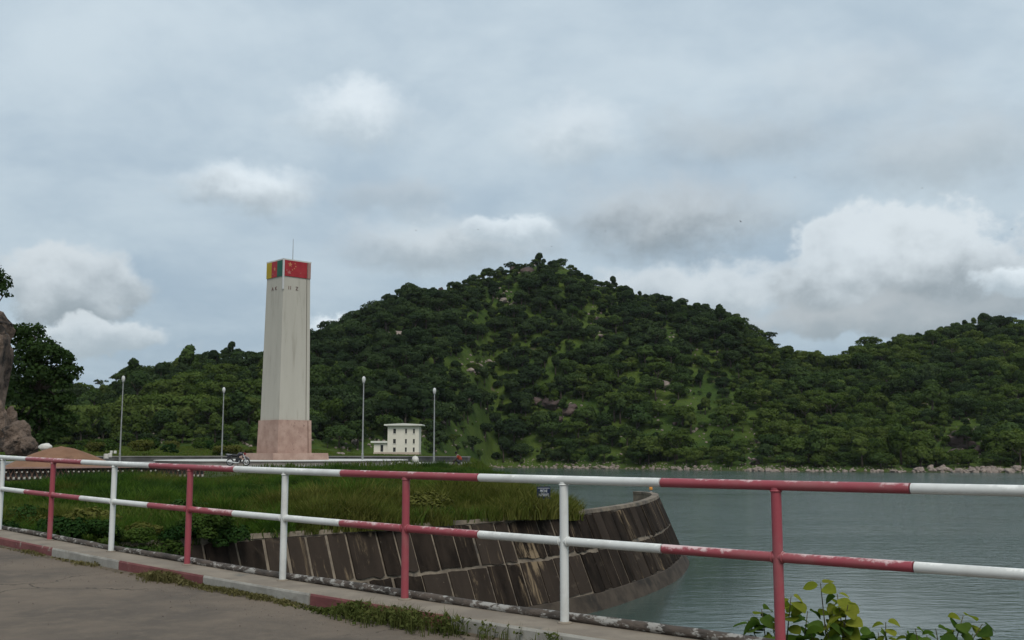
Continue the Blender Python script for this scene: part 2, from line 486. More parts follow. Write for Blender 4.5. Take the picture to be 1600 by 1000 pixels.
M['tuft_olive'] = leaf_mat('tussock_olive', (.070, .088, .018), (.125, .122, .034), .35, .9, .4)
M['tuft_dark'] = leaf_mat('tussock_dark', (.022, .050, .012), (.048, .084, .018), .3, .9, .4)
M['weed'] = leaf_mat('kerb_weeds', (.032, .058, .014), (.085, .094, .030), .3, 1.5, .1)
M['dry_weed'] = leaf_mat('dry_weeds', (.105, .095, .040), (.175, .150, .070), .3, 1.5, .1)
M['leaf_a'] = leaf_mat('shrub_leaf_green', (.044, .088, .018), (.095, .150, .028), .45, 2.0)
M['leaf_b'] = leaf_mat('shrub_leaf_yellow', (.14, .175, .022), (.24, .25, .04), .5, 2.0)


def wall_panel_mat():
    """dark, algae-stained concrete with pale lime runs; U along the wall, V down the slope"""
    m, b, out = new_mat('stained_panel')
    uv = b.n('ShaderNodeUVMap'); uv.uv_map = 'st'
    oi = b.n('ShaderNodeObjectInfo').outputs['Random']
    v = uv.outputs[0]
    a = b.noise(b.vmath('MULTIPLY', v, (1.6, .55, 1)), 1.0, 7, .65)
    col = b.mix(b.ss(a, .3, .7), c4((.010, .0078, .0064)), c4((.032, .0235, .0180)))
    col = b.mix(b.math('MULTIPLY', b.ss(oi, .35, .95), .6), col, c4((.050, .038, .030)))
    # lime runs that hang down from the joints
    run = b.noise(b.vmath('MULTIPLY', v, (2.2, .34, 1)), 1.0, 8, .72, .9)
    big = b.noise(b.vmath('MULTIPLY', v, (.30, .16, 1)), 1.0, 4, .55)
    rm = b.math('ADD', b.math('MULTIPLY', run, .62), b.math('MULTIPLY', big, .48))
    col = b.mix(b.ss(rm, .595, .69), col, c4((.19, .14, .088)))
    pat = b.noise(b.vmath('ADD', b.vmath('MULTIPLY', v, (.45, .6, 1)), (4, 11, 0)), 1.0, 8, .68, .5)
    col = b.mix(b.math('MULTIPLY', b.ss(pat, .58, .68), .6), col, c4((.100, .077, .056)))
    sp = b.noise(b.vmath('MULTIPLY', v, (9, 7, 1)), 1.0, 3, .6)
    col = b.mix(b.ss(sp, .72, .76), col, c4((.30, .26, .20)))
    p = b.n('ShaderNodeBsdfPrincipled')
    b.set(p.inputs['Base Color'], col); p.inputs['Roughness'].default_value = .95
    p.inputs['Specular IOR Level'].default_value = .05
    bp = b.n('ShaderNodeBump'); bp.inputs['Strength'].default_value = .5; bp.inputs['Distance'].default_value = .03
    b.set(bp.inputs['Height'], b.noise(b.vmath('MULTIPLY', v, (6, 6, 1)), 1.0, 6, .65)); b.set(p.inputs['Normal'], bp.outputs[0])
    b.set(out.inputs[0], p.outputs[0])
    return m


M['panel'] = wall_panel_mat()


def hill_mat():
    m, b, out = new_mat('hill_ground')
    tc = b.n('ShaderNodeTexCoord').outputs['Object']
    n1 = b.noise(tc, .05, 6, .6); n2 = b.noise(tc, .35, 6, .65); n3 = b.noise(b.vmath('ADD', tc, (31, 5, 9)), .09, 7, .65)
    col = b.mix(b.ss(n1, .35, .65), c4((.034, .066, .011)), c4((.074, .108, .018)))
    col = b.mix(b.math('MULTIPLY', b.ss(n2, .42, .72), .75), col, c4((.026, .050, .012)))
    col = b.mix(b.math('MULTIPLY', b.ss(n3, .63, .70), .8), col, c4((.115, .085, .062)))
    n4 = b.noise(b.vmath('ADD', tc, (3, 55, 1)), 1.4, 5, .7)
    col = b.mix(b.math('MULTIPLY', b.ss(n4, .45, .75), .6), col, c4((.070, .082, .022)))
    col = b.mix(b.math('MULTIPLY', b.ss(n4, .55, .30), .5), col, c4((.018, .032, .010)))
    z = b.sep(b.n('ShaderNodeNewGeometry').outputs['Position'])[2]
    shore = b.math('SUBTRACT', 1.0, b.ss(b.math('ADD', z, b.math('MULTIPLY', n2, 2.0)), -5.0, -3.8))
    col = b.mix(shore, col, c4((.060, .052, .034)))
    di = b.n('ShaderNodeBsdfPrincipled')
    b.set(di.inputs['Base Color'], col); di.inputs['Roughness'].default_value = .95; di.inputs['Specular IOR Level'].default_value = .1
    bp = b.n('ShaderNodeBump'); bp.inputs['Strength'].default_value = .8; bp.inputs['Distance'].default_value = 1.0
    b.set(bp.inputs['Height'], b.noise(tc, .8, 6, .7)); b.set(di.inputs['Normal'], bp.outputs[0])
    b.set(out.inputs[0], di.outputs[0])
    return m


M['hill'] = hill_mat()


def water_mat():
    m, b, out = new_mat('lake_water')
    tc = b.n('ShaderNodeTexCoord').outputs['Object']
    v1 = b.vmath('MULTIPLY', tc, (.55, 1.25, 1)); v2 = b.vmath('MULTIPLY', tc, (1.5, 2.9, 1)); v3 = b.vmath('MULTIPLY', tc, (.035, .10, 1))
    w1 = b.noise(v1, 1.0, 4, .55, .4); w2 = b.noise(v2, 1.0, 3, .55, .3)
    calm = b.ss(b.noise(v3, 1.0, 3, .5), .35, .65)
    h = b.math('ADD', b.math('MULTIPLY', w1, .30), b.math('MULTIPLY', w2, .10))
    bp = b.n('ShaderNodeBump'); bp.inputs['Distance'].default_value = 1.0
    dw = b.vmath('LENGTH', b.vmath('SUBTRACT', tc, (8.0, 56.0, WATER)))
    lee = b.math('ADD', .10, b.math('MULTIPLY', b.ss(dw, 12.0, 30.0), .90))      # calmer water in the lee of the wall
    b.set(bp.inputs['Strength'], b.math('MULTIPLY', lee, b.math('ADD', .38, b.math('MULTIPLY', calm, .62))))
    b.set(bp.inputs['Height'], h)
    p = b.n('ShaderNodeBsdfPrincipled')
    p.inputs['Base Color'].default_value = (.050, .076, .066, 1)
    p.inputs['Roughness'].default_value = .12; p.inputs['IOR'].default_value = 1.333
    b.set(p.inputs['Normal'], bp.outputs[0])
    b.set(out.inputs[0], p.outputs[0])
    return m


WATER = -5.5
M['water'] = water_mat()

# ------------------------------------------------------------------ setting: base sheet and lake
me = np_mesh('ground', [(-9000, -9000, -9.5), (9000, -9000, -9.5), (9000, 9000, -9.5), (-9000, 9000, -9.5)], [(0, 1, 2, 3)], [M['soil']])
link('ground', me, kind='structure')

# dam crest path: k counts railing posts
X0, Y0, DX, DY, CZ, CY = 1.7783, 7.202, -1.3692, 1.2138, .0026, .0132
ZM = .625


def crest(k, off=0.0, z=0.0):
    """point on the dam crest at post number k; off = metres towards the lake"""
    def base(k):
        kk = min(max(k, -1.0), 8.0)
        x = X0 + DX * k
        y = Y0 + DY * k + CY * kk * kk + (2 * CY * kk) * (k - kk)
        zz = CZ * kk * kk + (2 * CZ * kk) * (k - kk) * (1 if k < 8 else .3)
        return Vector((x, y, zz))
    p = base(k); t = (base(k + .05) - base(k - .05)); t.z = 0; t.normalize()
    n = Vector((-t.y, t.x, 0))
    if n.y < 0: n = -n
    return p + n * off + Vector((0, 0, z))


KS = [k * .25 for k in range(-28, 73)]


def sweep(name, prof, mat, ks=KS, kind=None, parent=None, closed=False, jitter=0.0, label=None, cat=None):
    V, Fc = [], []
    n = len(prof)
    for k in ks:
        for (o, z) in prof: V.append(crest(k, o + random.uniform(-jitter, jitter), z + random.uniform(-jitter, jitter)))
    for i in range(len(ks) - 1):
        for j in range(n if closed else n - 1):
            a, b_ = i * n + j, i * n + (j + 1) % n
            Fc.append((a, b_, b_ + n, a + n))
    mb = MB(); mb.add(V, Fc)
    if closed: mb.add([V[j] for j in range(n)], [tuple(range(n))]); mb.add([V[-n + j] for j in range(n)], [tuple(range(n))])
    return mb.build(name, mat, parent, kind=kind, label=label, cat=cat)


lake_v = [(crest(k, .22).x, crest(k, .22).y, WATER) for k in (-7.0, 18.0)]
me = np_mesh('lake', [lake_v[0], (4000, -4000, WATER), (4000, 5000, WATER), (-4000, 5000, WATER), lake_v[1]], np.array([(0, 1, 2), (0, 2, 4), (2, 3, 4)]), [M['water']])
link('lake', me, kind='structure')
sweep('dam', [(-.30, -.17), (-.30, -9.3), (.55, -9.3), (.17, -.17)], M['dam'], kind='structure', closed=True)
road = sweep('road', [(-.36, -.121), (-1.2, -.130), (-3, -.13), (-6, -.125), (-14, -.125), (-14, -9.2)], M['road'], kind='structure')
walk = sweep('walkway', [(-.335, -.16), (-.337, -.03), (-.325, -.006), (-.30, 0), (.14, 0), (.16, -.012), (.165, -.16)], M['walk'], kind='structure', closed=True)

# painted kerb faces, one block for each half bay pair, red and white in turn
kerb = link('kerb', None, kind='structure')
for i in range(-5, 14):
    ks = [i - .5 + j * .25 + (0.006 if j == 0 else 0) - (.006 if j == 4 else 0) for j in range(5)]
    mb = MB(); prof = [(-.334, -.135), (-.352, -.135), (-.352, -.022), (-.343, -.004), (-.334, -.004)]
    V = [crest(k, o + random.uniform(-.003, .003) * (o < -.34), z) for k in ks for (o, z) in prof]; n = 5
    Fc = [(a * n + j, a * n + (j + 1) % n, (a + 1) * n + (j + 1) % n, (a + 1) * n + j) for a in range(4) for j in range(n)]
    Fc += [tuple(range(n)), tuple(range(4 * n, 5 * n))]
    mb.add(V, Fc)
    mb.build('kerb_block', M['kerb_white'] if i % 2 else M['kerb_red'], kerb)

# ------------------------------------------------------------------ the curved wing wall in the water
WTOP = -1.47
wp = [(318, 842.5), (360, 839), (500, 830.5), (600, 824), (700, 817), (800, 810), (850, 806), (900, 801), (960, 793), (1000, 786), (1019, 780), (1027, 775.5), (1026, 772.5), (1016, 770.5), (996, 769)]
WP = [Vector((-19.5, 25.5, WTOP)), Vector((-15.2, 28.6, WTOP))] + [atz(x, y, WTOP) for x, y in wp]


def resample(pts, step):
    # Catmull-Rom then equal steps
    P = [pts[0] * 2 - pts[1]] + pts + [pts[-1] * 2 - pts[-2]]
    out = []
    for i in range(1, len(P) - 2):
        for s in range(24):
            t = s / 24
            a, b_, c, d = P[i - 1], P[i], P[i + 1], P[i + 2]
            out.append(.5 * ((2 * b_) + (c - a) * t + (2 * a - 5 * b_ + 4 * c - d) * t * t + (3 * b_ - a - 3 * c + d) * t ** 3))
    out.append(P[-2])
    L = [0]
    for i in range(1, len(out)): L.append(L[-1] + (out[i] - out[i - 1]).length)
    n = int(L[-1] / step); res = []
    j = 0
    for i in range(n + 1):
        s = i * L[-1] / n
        while j < len(L) - 2 and L[j + 1] < s: j += 1
        f = (s - L[j]) / max(L[j + 1] - L[j], 1e-6)
        res.append(out[j].lerp(out[j + 1], f))
    return res


STEP = .27
WPATH = resample(WP, STEP)
NW = len(WPATH)
BATTER = .42


def wnorm(i):
    t = WPATH[min(i + 2, NW - 1)] - WPATH[max(i - 2, 0)]
    t.z = 0; t.normalize()
    return Vector((t.y, -t.x, 0))


def wpt(i, drop, proud=0.0):
    n = wnorm(i)
    return WPATH[i] + n * (drop * BATTER + proud) + Vector((0, 0, -drop))


wing = empty('wing_wall', WPATH[NW // 2] * 1.0, 'long curved concrete wing wall with stained panels standing in the lake', 'wall')
wloc = Matrix.Translation(-wing.location)
mb = MB()
prof = lambda i: [WPATH[i] - wnorm(i) * .34 + Vector((0, 0, -7.5)), WPATH[i] - wnorm(i) * .34, wpt(i, 0, .0), wpt(i, 3.36), wpt(i, 3.38, .14), wpt(i, 4.4, .20), wpt(i, 7.5, .3)]
V, Fc = [], []
for i in range(NW): V += [wloc @ p for p in prof(i)]
for i in range(NW - 1):
    for j in range(6): Fc.append((i * 7 + j, i * 7 + j + 1, (i + 1) * 7 + j + 1, (i + 1) * 7 + j))
Fc += [tuple(range(7)), tuple(range((NW - 1) * 7, NW * 7))]
mb.add(V, Fc)
mb.m = [1 if (q < (NW - 1) * 6 and q % 6 >= 3) else 0 for q in range(len(Fc))]
mb.build('wall_core', [M['wall_joint'], M['wall_base']], wing, smooth=True)
# coping strip on top
mb = MB(); V, Fc = [], []
for i in range(NW): V += [wloc @ p for p in (WPATH[i] - wnorm(i) * .37 + Vector((0, 0, -.1)), WPATH[i] - wnorm(i) * .37 + Vector((0, 0, .06)), wpt(i, 0, .05) + Vector((0, 0, .06)), wpt(i, .1, .05))]
for i in range(NW - 1):
    for j in range(4): Fc.append((i * 4 + j, i * 4 + (j + 1) % 4, (i + 1) * 4 + (j + 1) % 4, (i + 1) * 4 + j))
Fc += [(0, 1, 2, 3), tuple(range((NW - 1) * 4, NW * 4))]
mb.add(V, Fc); mb.build('coping', M['wall_joint'], wing)
# the panels, two courses
rp = random.Random(3)
for tier, (d0, d1) in enumerate(((.13, 1.62), (1.76, 3.34))):
    i = 2 + tier * 2
    while i < NW - 2:
        w = rp.choice((3, 4, 4, 5))
        j = min(i + w, NW - 1)
        g = .045 / STEP
        pr = .05 + rp.uniform(-.02, .035); e0 = rp.uniform(-.03, .03); e1 = rp.uniform(-.05, .05)
        V, UV = [], []
        for a in range(i, j + 1):
            ins = (.06 + rp.uniform(-.02, .03)) if a == i else (-.05 - rp.uniform(-.02, .03) if a == j else 0)
            tdir = (WPATH[min(a + 1, NW - 1)] - WPATH[max(a - 1, 0)]).normalized()
            j0, j1 = rp.uniform(-.035, .035), rp.uniform(-.05, .05)
            for dr, pp in ((d0 + e0 + j0, -.03), (d0 + e0 + j0, pr), (d1 + e1 + j1, pr), (d1 + e1 + j1, -.03)):
                V.append(wloc @ (wpt(a, dr, pp) + tdir * ins)); UV.append((a * STEP + ins, dr))
        n = j - i + 1
        Fc = [(a * 4 + q, a * 4 + (q + 1) % 4, (a + 1) * 4 + (q + 1) % 4, (a + 1) * 4 + q) for a in range(n - 1) for q in range(3)] + [(0, 1, 2, 3), tuple((n - 1) * 4 + q for q in (3, 2, 1, 0))]
        mb = MB(); mb.add(V, Fc)
        me = mb.mesh('panel', M['panel'])
        uvl = me.uv_layers.new(name='st')
        for lp in me.loops: uvl.data[lp.index].uv = UV[lp.vertex_index]
        link('panel', me, wing)
        i = j

# small lantern post on the wall's far end
lp = WPATH[NW - 8] + Vector((0, 0, .06))
lan = empty('lantern', lp, 'small orange lantern on the far tip of the curved wing wall', 'lantern')
MB().lathe([(.10, 0), (.10, .03), (.045, .05), (.045, .14)], 10).build('base', M['galv'], lan)
MB().lathe([(.07, .14), (.11, .17), (.115, .30), (.07, .37), (.02, .40)], 12).build('globe', M['orange'], lan, smooth=True)

# ------------------------------------------------------------------ near land: plaza terrace and grass bank
PLAZA = np.array([(-95, 50), (-30.3, 61.5), (-20.3, 69.0), (-14.5, 79), (-7, 89), (-3.8, 94), (-3.2, 104), (-6, 116), (-20, 119), (-95, 119)], float)
iw = max(i for i in range(NW) if project(np.array([WPATH[i]]))[0][0] < 893 and i < NW - 25)
WLAND = np.array([(p.x, p.y) for p in WPATH[:iw + 1]])
EDGE = np.array([WLAND[-1], (2.7, 52), (1.6, 62), (0.1, 75), (-1.2, 84), (-2.0, 94), (-2.6, 110), (-4.2, 145)], float)
LAND = np.vstack([WLAND, EDGE[1:], [(-140, 145), (-140, 10), (-19.5, 10)]])
PZ = .15
WALL2 = np.array([(p.x, p.y) for p in WPATH[::3]])
WALLOUT = np.array([((WPATH[i] + wnorm(i) * .5).x, (WPATH[i] + wnorm(i) * .5).y) for i in range(0, NW, 3)])


def inside(poly, X, Y):
    r = np.zeros(X.shape, bool); n = len(poly)
    for i in range(n):
        x1, y1 = poly[i]; x2, y2 = poly[(i + 1) % n]
        c = (y1 > Y) != (y2 > Y)
        with np.errstate(divide='ignore', invalid='ignore'):
            r ^= c & (X < (x2 - x1) * (Y - y1) / (y2 - y1 + 1e-12) + x1)
    return r


def pdist(line, X, Y, closed=False):
    d = np.full(X.shape, 1e9); n = len(line)
    for i in range(n if closed else n - 1):
        x1, y1 = line[i]; x2, y2 = line[(i + 1) % n]
        vx, vy = x2 - x1, y2 - y1
        t = np.clip(((X - x1) * vx + (Y - y1) * vy) / (vx * vx + vy * vy + 1e-9), 0, 1)
        d = np.minimum(d, np.hypot(X - x1 - t * vx, Y - y1 - t * vy))
    return d


def vnoise(X, Y, s, seed=0, octaves=4):
    """value noise"""
    out = np.zeros(np.shape(X)); amp = 1; tot = 0
    for o in range(octaves):
        gx, gy = np.asarray(X) / s * 2 ** o + 17.3 * seed, np.asarray(Y) / s * 2 ** o + 9.1 * seed
        ix, iy = np.floor(gx).astype(np.int64), np.floor(gy).astype(np.int64)
        fx, fy = gx - ix, gy - iy
        fx, fy = fx * fx * (3 - 2 * fx), fy * fy * (3 - 2 * fy)
        def h(a, b_):
            n = (a * 374761393 + b_ * 668265263 + seed * 1442695 + o * 97) & 0x7fffffff
            n = ((n ^ (n >> 13)) * 1274126177) & 0x7fffffff
            return ((n ^ (n >> 16)) & 0xffff) / 65535.0
        v = (h(ix, iy) * (1 - fx) + h(ix + 1, iy) * fx) * (1 - fy) + (h(ix, iy + 1) * (1 - fx) + h(ix + 1, iy + 1) * fx) * fy
        out += amp * (v - .5); tot += amp * .5; amp *= .5
    return out / tot


def bank_z(X, Y):
    X = np.asarray(X, float); Y = np.asarray(Y, float)
    inp = inside(PLAZA, X, Y)
    dp = np.where(inp, 0, pdist(PLAZA, X, Y, True))
    step = np.clip(dp / .9, 0, 1) * .55                        # short drop below the terrace wall
    z = PZ - step - .034 * np.maximum(dp - .9, 0)
    z = z + np.where(dp > 2, vnoise(X, Y, 6, 3) * .16, 0)
    z = np.maximum(z, -1.66)
    inl = inside(LAND, X, Y)
    dw, de = pdist(WLAND, X, Y), pdist(EDGE, X, Y)
    near_edge = np.clip(de / 5, 0, 1)
    z = z - np.where(inl & ~inp, (1 - near_edge) ** 2 * .35, 0)
    out = np.where(dw < de, 6.0 * dw, .62 * de)
    front = (X * 0 == 1)
    dfull = pdist(WALL2, X, Y); dfo = pdist(WALLOUT, X, Y)
    front = (dfo < dfull) & ~inl & (dfull < 25)             # lake side of the wing wall
    out = np.where(front, np.maximum(out, 9.0), out)
    return np.maximum(np.where(inl, z, z - out), -9.0)


gx = np.arange(-92, 12.1, .8); gy = np.arange(13, 139, .8)
GX, GY = np.meshgrid(gx, gy)
GZ = bank_z(GX, GY)
V = np.stack([GX, GY, GZ], -1).reshape(-1, 3)
nx, ny = len(gx), len(gy)
I = (np.arange(ny - 1)[:, None] * nx + np.arange(nx - 1)[None]).ravel()
Fq = np.stack([I, I + 1, I + nx + 1, I + nx], 1)
link('grass_bank', np_mesh('grass_bank', V, Fq, [M['soil']], True), kind='structure')

# paved terrace sheet, 1 cm above the fill
pc = PLAZA.mean(0)
PV = [(p[0] * .995 + pc[0] * .005, p[1] * .995 + pc[1] * .005) for p in PLAZA]
mb = MB(); mb.add([(x, y, PZ + .012) for x, y in PV] + [(x, y, PZ - .4) for x, y in PV], [tuple(range(10))] + [(i, (i + 1) % 10, (i + 1) % 10 + 10, i + 10) for i in range(10)])
mb.build('plaza', M['paving'], kind='structure')

# ------------------------------------------------------------------ far land: plateau and wooded hills
sil = [(-400, 560), (-150, 585), (20, 598), (120, 606), (160, 604), (200, 590), (250, 575), (310, 556), (350, 550), (410, 556), (455, 545), (490, 530), (530, 508), (560, 492), (600, 470), (640, 455), (690, 447), (720, 438), (745, 426), (770, 421), (800, 414), (840, 406), (878, 407), (903, 417), (922, 431), (960, 441), (1000, 455), (1060, 467), (1100, 480), (1150, 494), (1172, 516), (1220, 541), (1260, 551), (1300, 562), (1330, 548), (1400, 532), (1450, 525), (1520, 505), (1550, 499), (1600, 505), (1700, 520), (1900, 555), (2300, 600)]
ridge = [(-400, 520), (0, 500), (160, 460), (300, 430), (410, 440), (480, 465), (560, 500), (700, 535), (850, 560), (1000, 565), (1160, 545), (1300, 560), (1420, 590), (1550, 620), (1700, 640), (2300, 700)]
foot = [(-400, 260), (0, 270), (300, 285), (500, 300), (680, 325), (735, 380), (770, 428), (850, 420), (1000, 392), (1200, 352), (1400, 340), (1600, 333), (2300, 330)]
zft = [(-400, 2.5), (100, 2.4), (480, 2.0), (560, .1), (700, -.2), (760, -4.6), (2300, -4.6)]
PXS = np.arange(-520, 2121, 7.0)
sx = np.array([s[0] for s in sil], float); sy = np.array([s[1] for s in sil], float)
SIL_E = np.array([ray(x, y)[2] / ray(x, y)[1] for x, y in sil])
SIL_U = np.array([ray(x, y)[0] / ray(x, y)[1] for x, y in sil])
TREE_H = 3.4


def u2px(u): return 800 + np.asarray(u) * F


def hill_z(X, Y):
    X = np.asarray(X, float); Y = np.asarray(Y, float)
    u = X / np.maximum(Y, 1); px = u2px(u)
    ft = np.interp(px, [a for a, _ in foot], [b_ for _, b_ in foot])
    rd = np.interp(px, [a for a, _ in ridge], [b_ for _, b_ in ridge])
    zf = np.interp(px, [a for a, _ in zft], [b_ for _, b_ in zft])
    e = np.interp(u, SIL_U, SIL_E)
    zr = HC + e * rd - TREE_H
    t = (Y - ft) / (rd - ft)
    tc = np.clip(t, 0, 1)
    prof = .62 * tc + .38 * (tc * tc * (3 - 2 * tc))
    zh = zf + (zr - zf) * prof - np.maximum(t - 1, 0) * (rd - ft) * .32
    bump = (vnoise(X, Y, 42, 5, 5) * 5.0 + vnoise(X, Y, 12, 8, 3) * 1.3) * np.clip(t * 5, 0, 1) * np.clip((1.12 - t) * 4, 0.15, 1)
    zh = zh + bump
    # flat land on the left, lake bed on the right
    xe = -3.6 - (Y - 110) * .0235
    w = np.clip((X - xe) / 7.0, 0, 1)
    s = np.clip((Y - 116) / 34, 0, 1)
    zl = -1.4 + 1.4 * s + (zf - 0) * np.clip((Y - 150) / np.maximum(ft - 150, 1), 0, 1) + vnoise(X, Y, 14, 2, 3) * .25 * s
    zb = np.maximum(-8.5, zf - np.maximum(ft - Y, 0) * .22)
    zlow = zl * (1 - w) + zb * w
    return np.where(t > 0, zh, zlow)


ys = np.concatenate([np.arange(119, 260, 6.0), np.arange(260, 720, 4.0), np.arange(720, 1000, 14.0)])
U = (PXS - 800) / F
UU, YY = np.meshgrid(U, ys)
HX, HY = UU * YY, YY
HZ = hill_z(HX, HY)
V = np.stack([HX, HY, HZ], -1).reshape(-1, 3)
nx, ny = len(U), len(ys)
I = (np.arange(ny - 1)[:, None] * nx + np.arange(nx - 1)[None]).ravel()
link('hill', np_mesh('hill', V, np.stack([I, I + 1, I + nx + 1, I + nx], 1), [M['hill']], True), kind='structure')


def hit_hill(px, py):
    x, y, z = ray(px, py)
    Y = np.arange(150, 760, .8)
    X = x / y * Y; Z = HC + z / y * Y
    H = hill_z(X, Y)
    k = np.argmax(H > Z)
    if not (H > Z).any(): k = np.argmax(H - Z)
    return Vector((X[k], Y[k], H[k]))

# ------------------------------------------------------------------ monument on its round platform
MX, MY = at(444, 700, 96).x, 96.0
ZP = .50
plat = empty('round_platform', (MX, MY, PZ), 'low round white-topped platform carrying the tall monument', 'platform')
MB().lathe([(11.0, 0.0), (11.0, .30), (10.9, .31)], 72).build('platform_side', M['rim_side'], plat)
MB().lathe([(11.12, .30), (11.15, .32), (11.15, .35), (11.10, .36), (0.01, .36)], 72).build('platform_top', M['white_rim'], plat)

TH = math.radians(44)
mon = empty('monument', (MX, MY, ZP + .012), 'tall tapering grey monument with red stone plinth and painted flags at its top', 'monument', None, TH)
# local frame: near corner points towards -Y after a 45 degree turn of the plan: faces look to local -X and -Y


def sq(mb, z0, z1, a0, a1, notch=0.0):
    """square prism, side a, with a notch at the -Y/+X corner"""
    def ring(a, z):
        h = a / 2
        if not notch: return [(-h, -h, z), (h, -h, z), (h, h, z), (-h, h, z)]
        n = notch
        return [(-h, -h, z), (h - n, -h, z), (h - n, -h + n * .45, z), (h - n * .80, -h + n * .45, z), (h - n * .80, -h, z), (h, -h, z), (h, h, z), (-h, h, z)]
    r0, r1 = ring(a0, z0), ring(a1, z1); n = len(r0)
    mb.add(r0 + r1, [tuple(range(n - 1, -1, -1)), tuple(range(n, 2 * n))] + [(i, (i + 1) % n, (i + 1) % n + n, i + n) for i in range(n)])
    return mb


dz = ZP + .012
zt = [at(444, y, 94).z - dz for y in (708, 656, 437.5, 409, 403)]
z_pod, z_plin, z_fl0, z_top = at(444, 708, 95).z - dz, at(444, 656.5, 95).z - dz, at(444, 430, 93.8).z - dz, at(444, 403, 93.8).z - dz
sq(MB(), 0, z_pod, 5.75, 5.65).build('podium', M['granite'], mon)
sq(MB(), z_pod, z_plin, 3.52, 3.40, .40).build('plinth', M['granite'], mon)
a_b, a_t = 3.15, 2.79
sq(MB(), z_plin, z_top - .12, a_b, a_t, .40).build('shaft', M['shaft'], mon)
sq(MB(), z_top - .12, z_top, a_t + .16, a_t + .16).build('cap', M['white_rim'], mon)


def side_at(z): return a_b + (a_t - a_b) * (z - z_plin) / (z_top - .12 - z_plin)


def face_panel(name, face, s0, s1, z0, z1, mat, t=.06, off=.0):
    """panel on a face of the shaft; s runs 0..1 away from the near corner"""
    a = side_at((z0 + z1) / 2) + .03; h = a / 2 + off
    mb = MB()
    q0, q1 = -a / 2 + s0 * a, -a / 2 + s1 * a
    if face == 'R': mb.box(((q0 + q1) / 2, -h - t / 2, (z0 + z1) / 2), (q1 - q0, t, z1 - z0))
    else: mb.box((-h - t / 2, (q0 + q1) / 2, (z0 + z1) / 2), (t, q1 - q0, z1 - z0))
    return mb.build(name, mat, mon)


zf0, zf1 = z_fl0, z_top - .125
face_panel('flag_stripe', 'L', .0, .36, zf0, zf1, M['flag_green'])
face_panel('flag_stripe', 'L', .362, .69, zf0, zf1, M['flag_red'])
face_panel('flag_stripe', 'L', .692, 1.0, zf0, zf1, M['flag_yellow'])
face_panel('flag_field', 'R', .0, .86, zf0, zf1, M['flag_red'])
face_panel('flag_edge', 'R', .885, 1.0, zf0, zf1, M['coping'])


def star(face, s, z, r, mat, rot=0.0):
    a = side_at(z) + .03; h = a / 2 + .06 + .012
    q = -a / 2 + s * a
    pts = []
    for i in range(10):
        rr = r if i % 2 == 0 else r * .42
        an = math.pi / 2 + i * math.pi / 5 + rot
        pts.append((rr * math.cos(an), rr * math.sin(an)))
    mb = MB()
    if face == 'R': V = [(q + p[0], -h, z + p[1]) for p in pts] + [(q + p[0], -h + .03, z + p[1]) for p in pts]
    else: V = [(-h, q - p[0], z + p[1]) for p in pts] + [(-h + .03, q - p[0], z + p[1]) for p in pts]
    mb.add(V, [tuple(range(10)), tuple(range(19, 9, -1))] + [(i, (i + 1) % 10, (i + 1) % 10 + 10, i + 10) for i in range(10)])
    mb.build('star', mat, mon)


hh = zf1 - zf0
star('R', .22, zf0 + hh * .74, .26, M['star'])
for s, zz in ((.40, .84), (.43, .66), (.38, .52), (.31, .42)): star('R', s, zf0 + hh * zz, .09, M['star'], .4)
star('R', .20, zf0 + hh * .24, .24, M['star_faded'], .2)
star('R', .10, zf0 + hh * .36, .10, M['star_faded'])
star('R', .62, zf0 + hh * .28, .08, M['star_faded'])
star('L', .50, zf0 + hh * .52, .22, M['star'])
star('L', .60, zf0 + hh * .22, .12, M['star_faded'])
# pale fin down the near corner, below the flags
hz = side_at(zf0) / 2
mb = MB()
zb = at(444, 451, 93.8).z - dz
mb.box((-hz - .05, -hz - .05, (zb + z_top) / 2), (.13, .13, z_top - zb), 0)
mb.build('fin', M['fin'], mon)
MB().tube([(.2, -.3, z_top), (.2, -.3, at(452, 372, 95.5).z - dz)], [.035, .02], 6).build('lightning_rod', M['galv'], mon)


def text_mesh(s, size, depth=.01):
    cu = bpy.data.curves.new('lettering', 'FONT')
    cu.body = s; cu.size = size; cu.extrude = depth; cu.align_x = 'CENTER'; cu.align_y = 'CENTER'
    o = bpy.data.objects.new('tmp_text', cu); COL.objects.link(o)
    dg = bpy.context.evaluated_depsgraph_get()
    me = bpy.data.meshes.new_from_object(o.evaluated_get(dg))
    bpy.data.objects.remove(o); bpy.data.curves.remove(cu)
    return me


zl = at(450, 450, 94.5).z - dz
for face, s, txt in (('L', .62, 'A'), ('L', .42, 'K'), ('R', .20, 'I'), ('R', .27, 'I'), ('R', .50, 'Z')):
    me = text_mesh(txt, .46, .012); me.materials.clear(); me.materials.append(M['letter'])
    a = side_at(zl); h = a / 2 + .016
    if face == 'R': link('letter', me, mon, loc=(-a / 2 + s * a, -h, zl), rot=(math.pi / 2, 0, 0))
    else: link('letter', me, mon, loc=(-h, -a / 2 + s * a, zl), rot=(math.pi / 2, 0, -math.pi / 2))

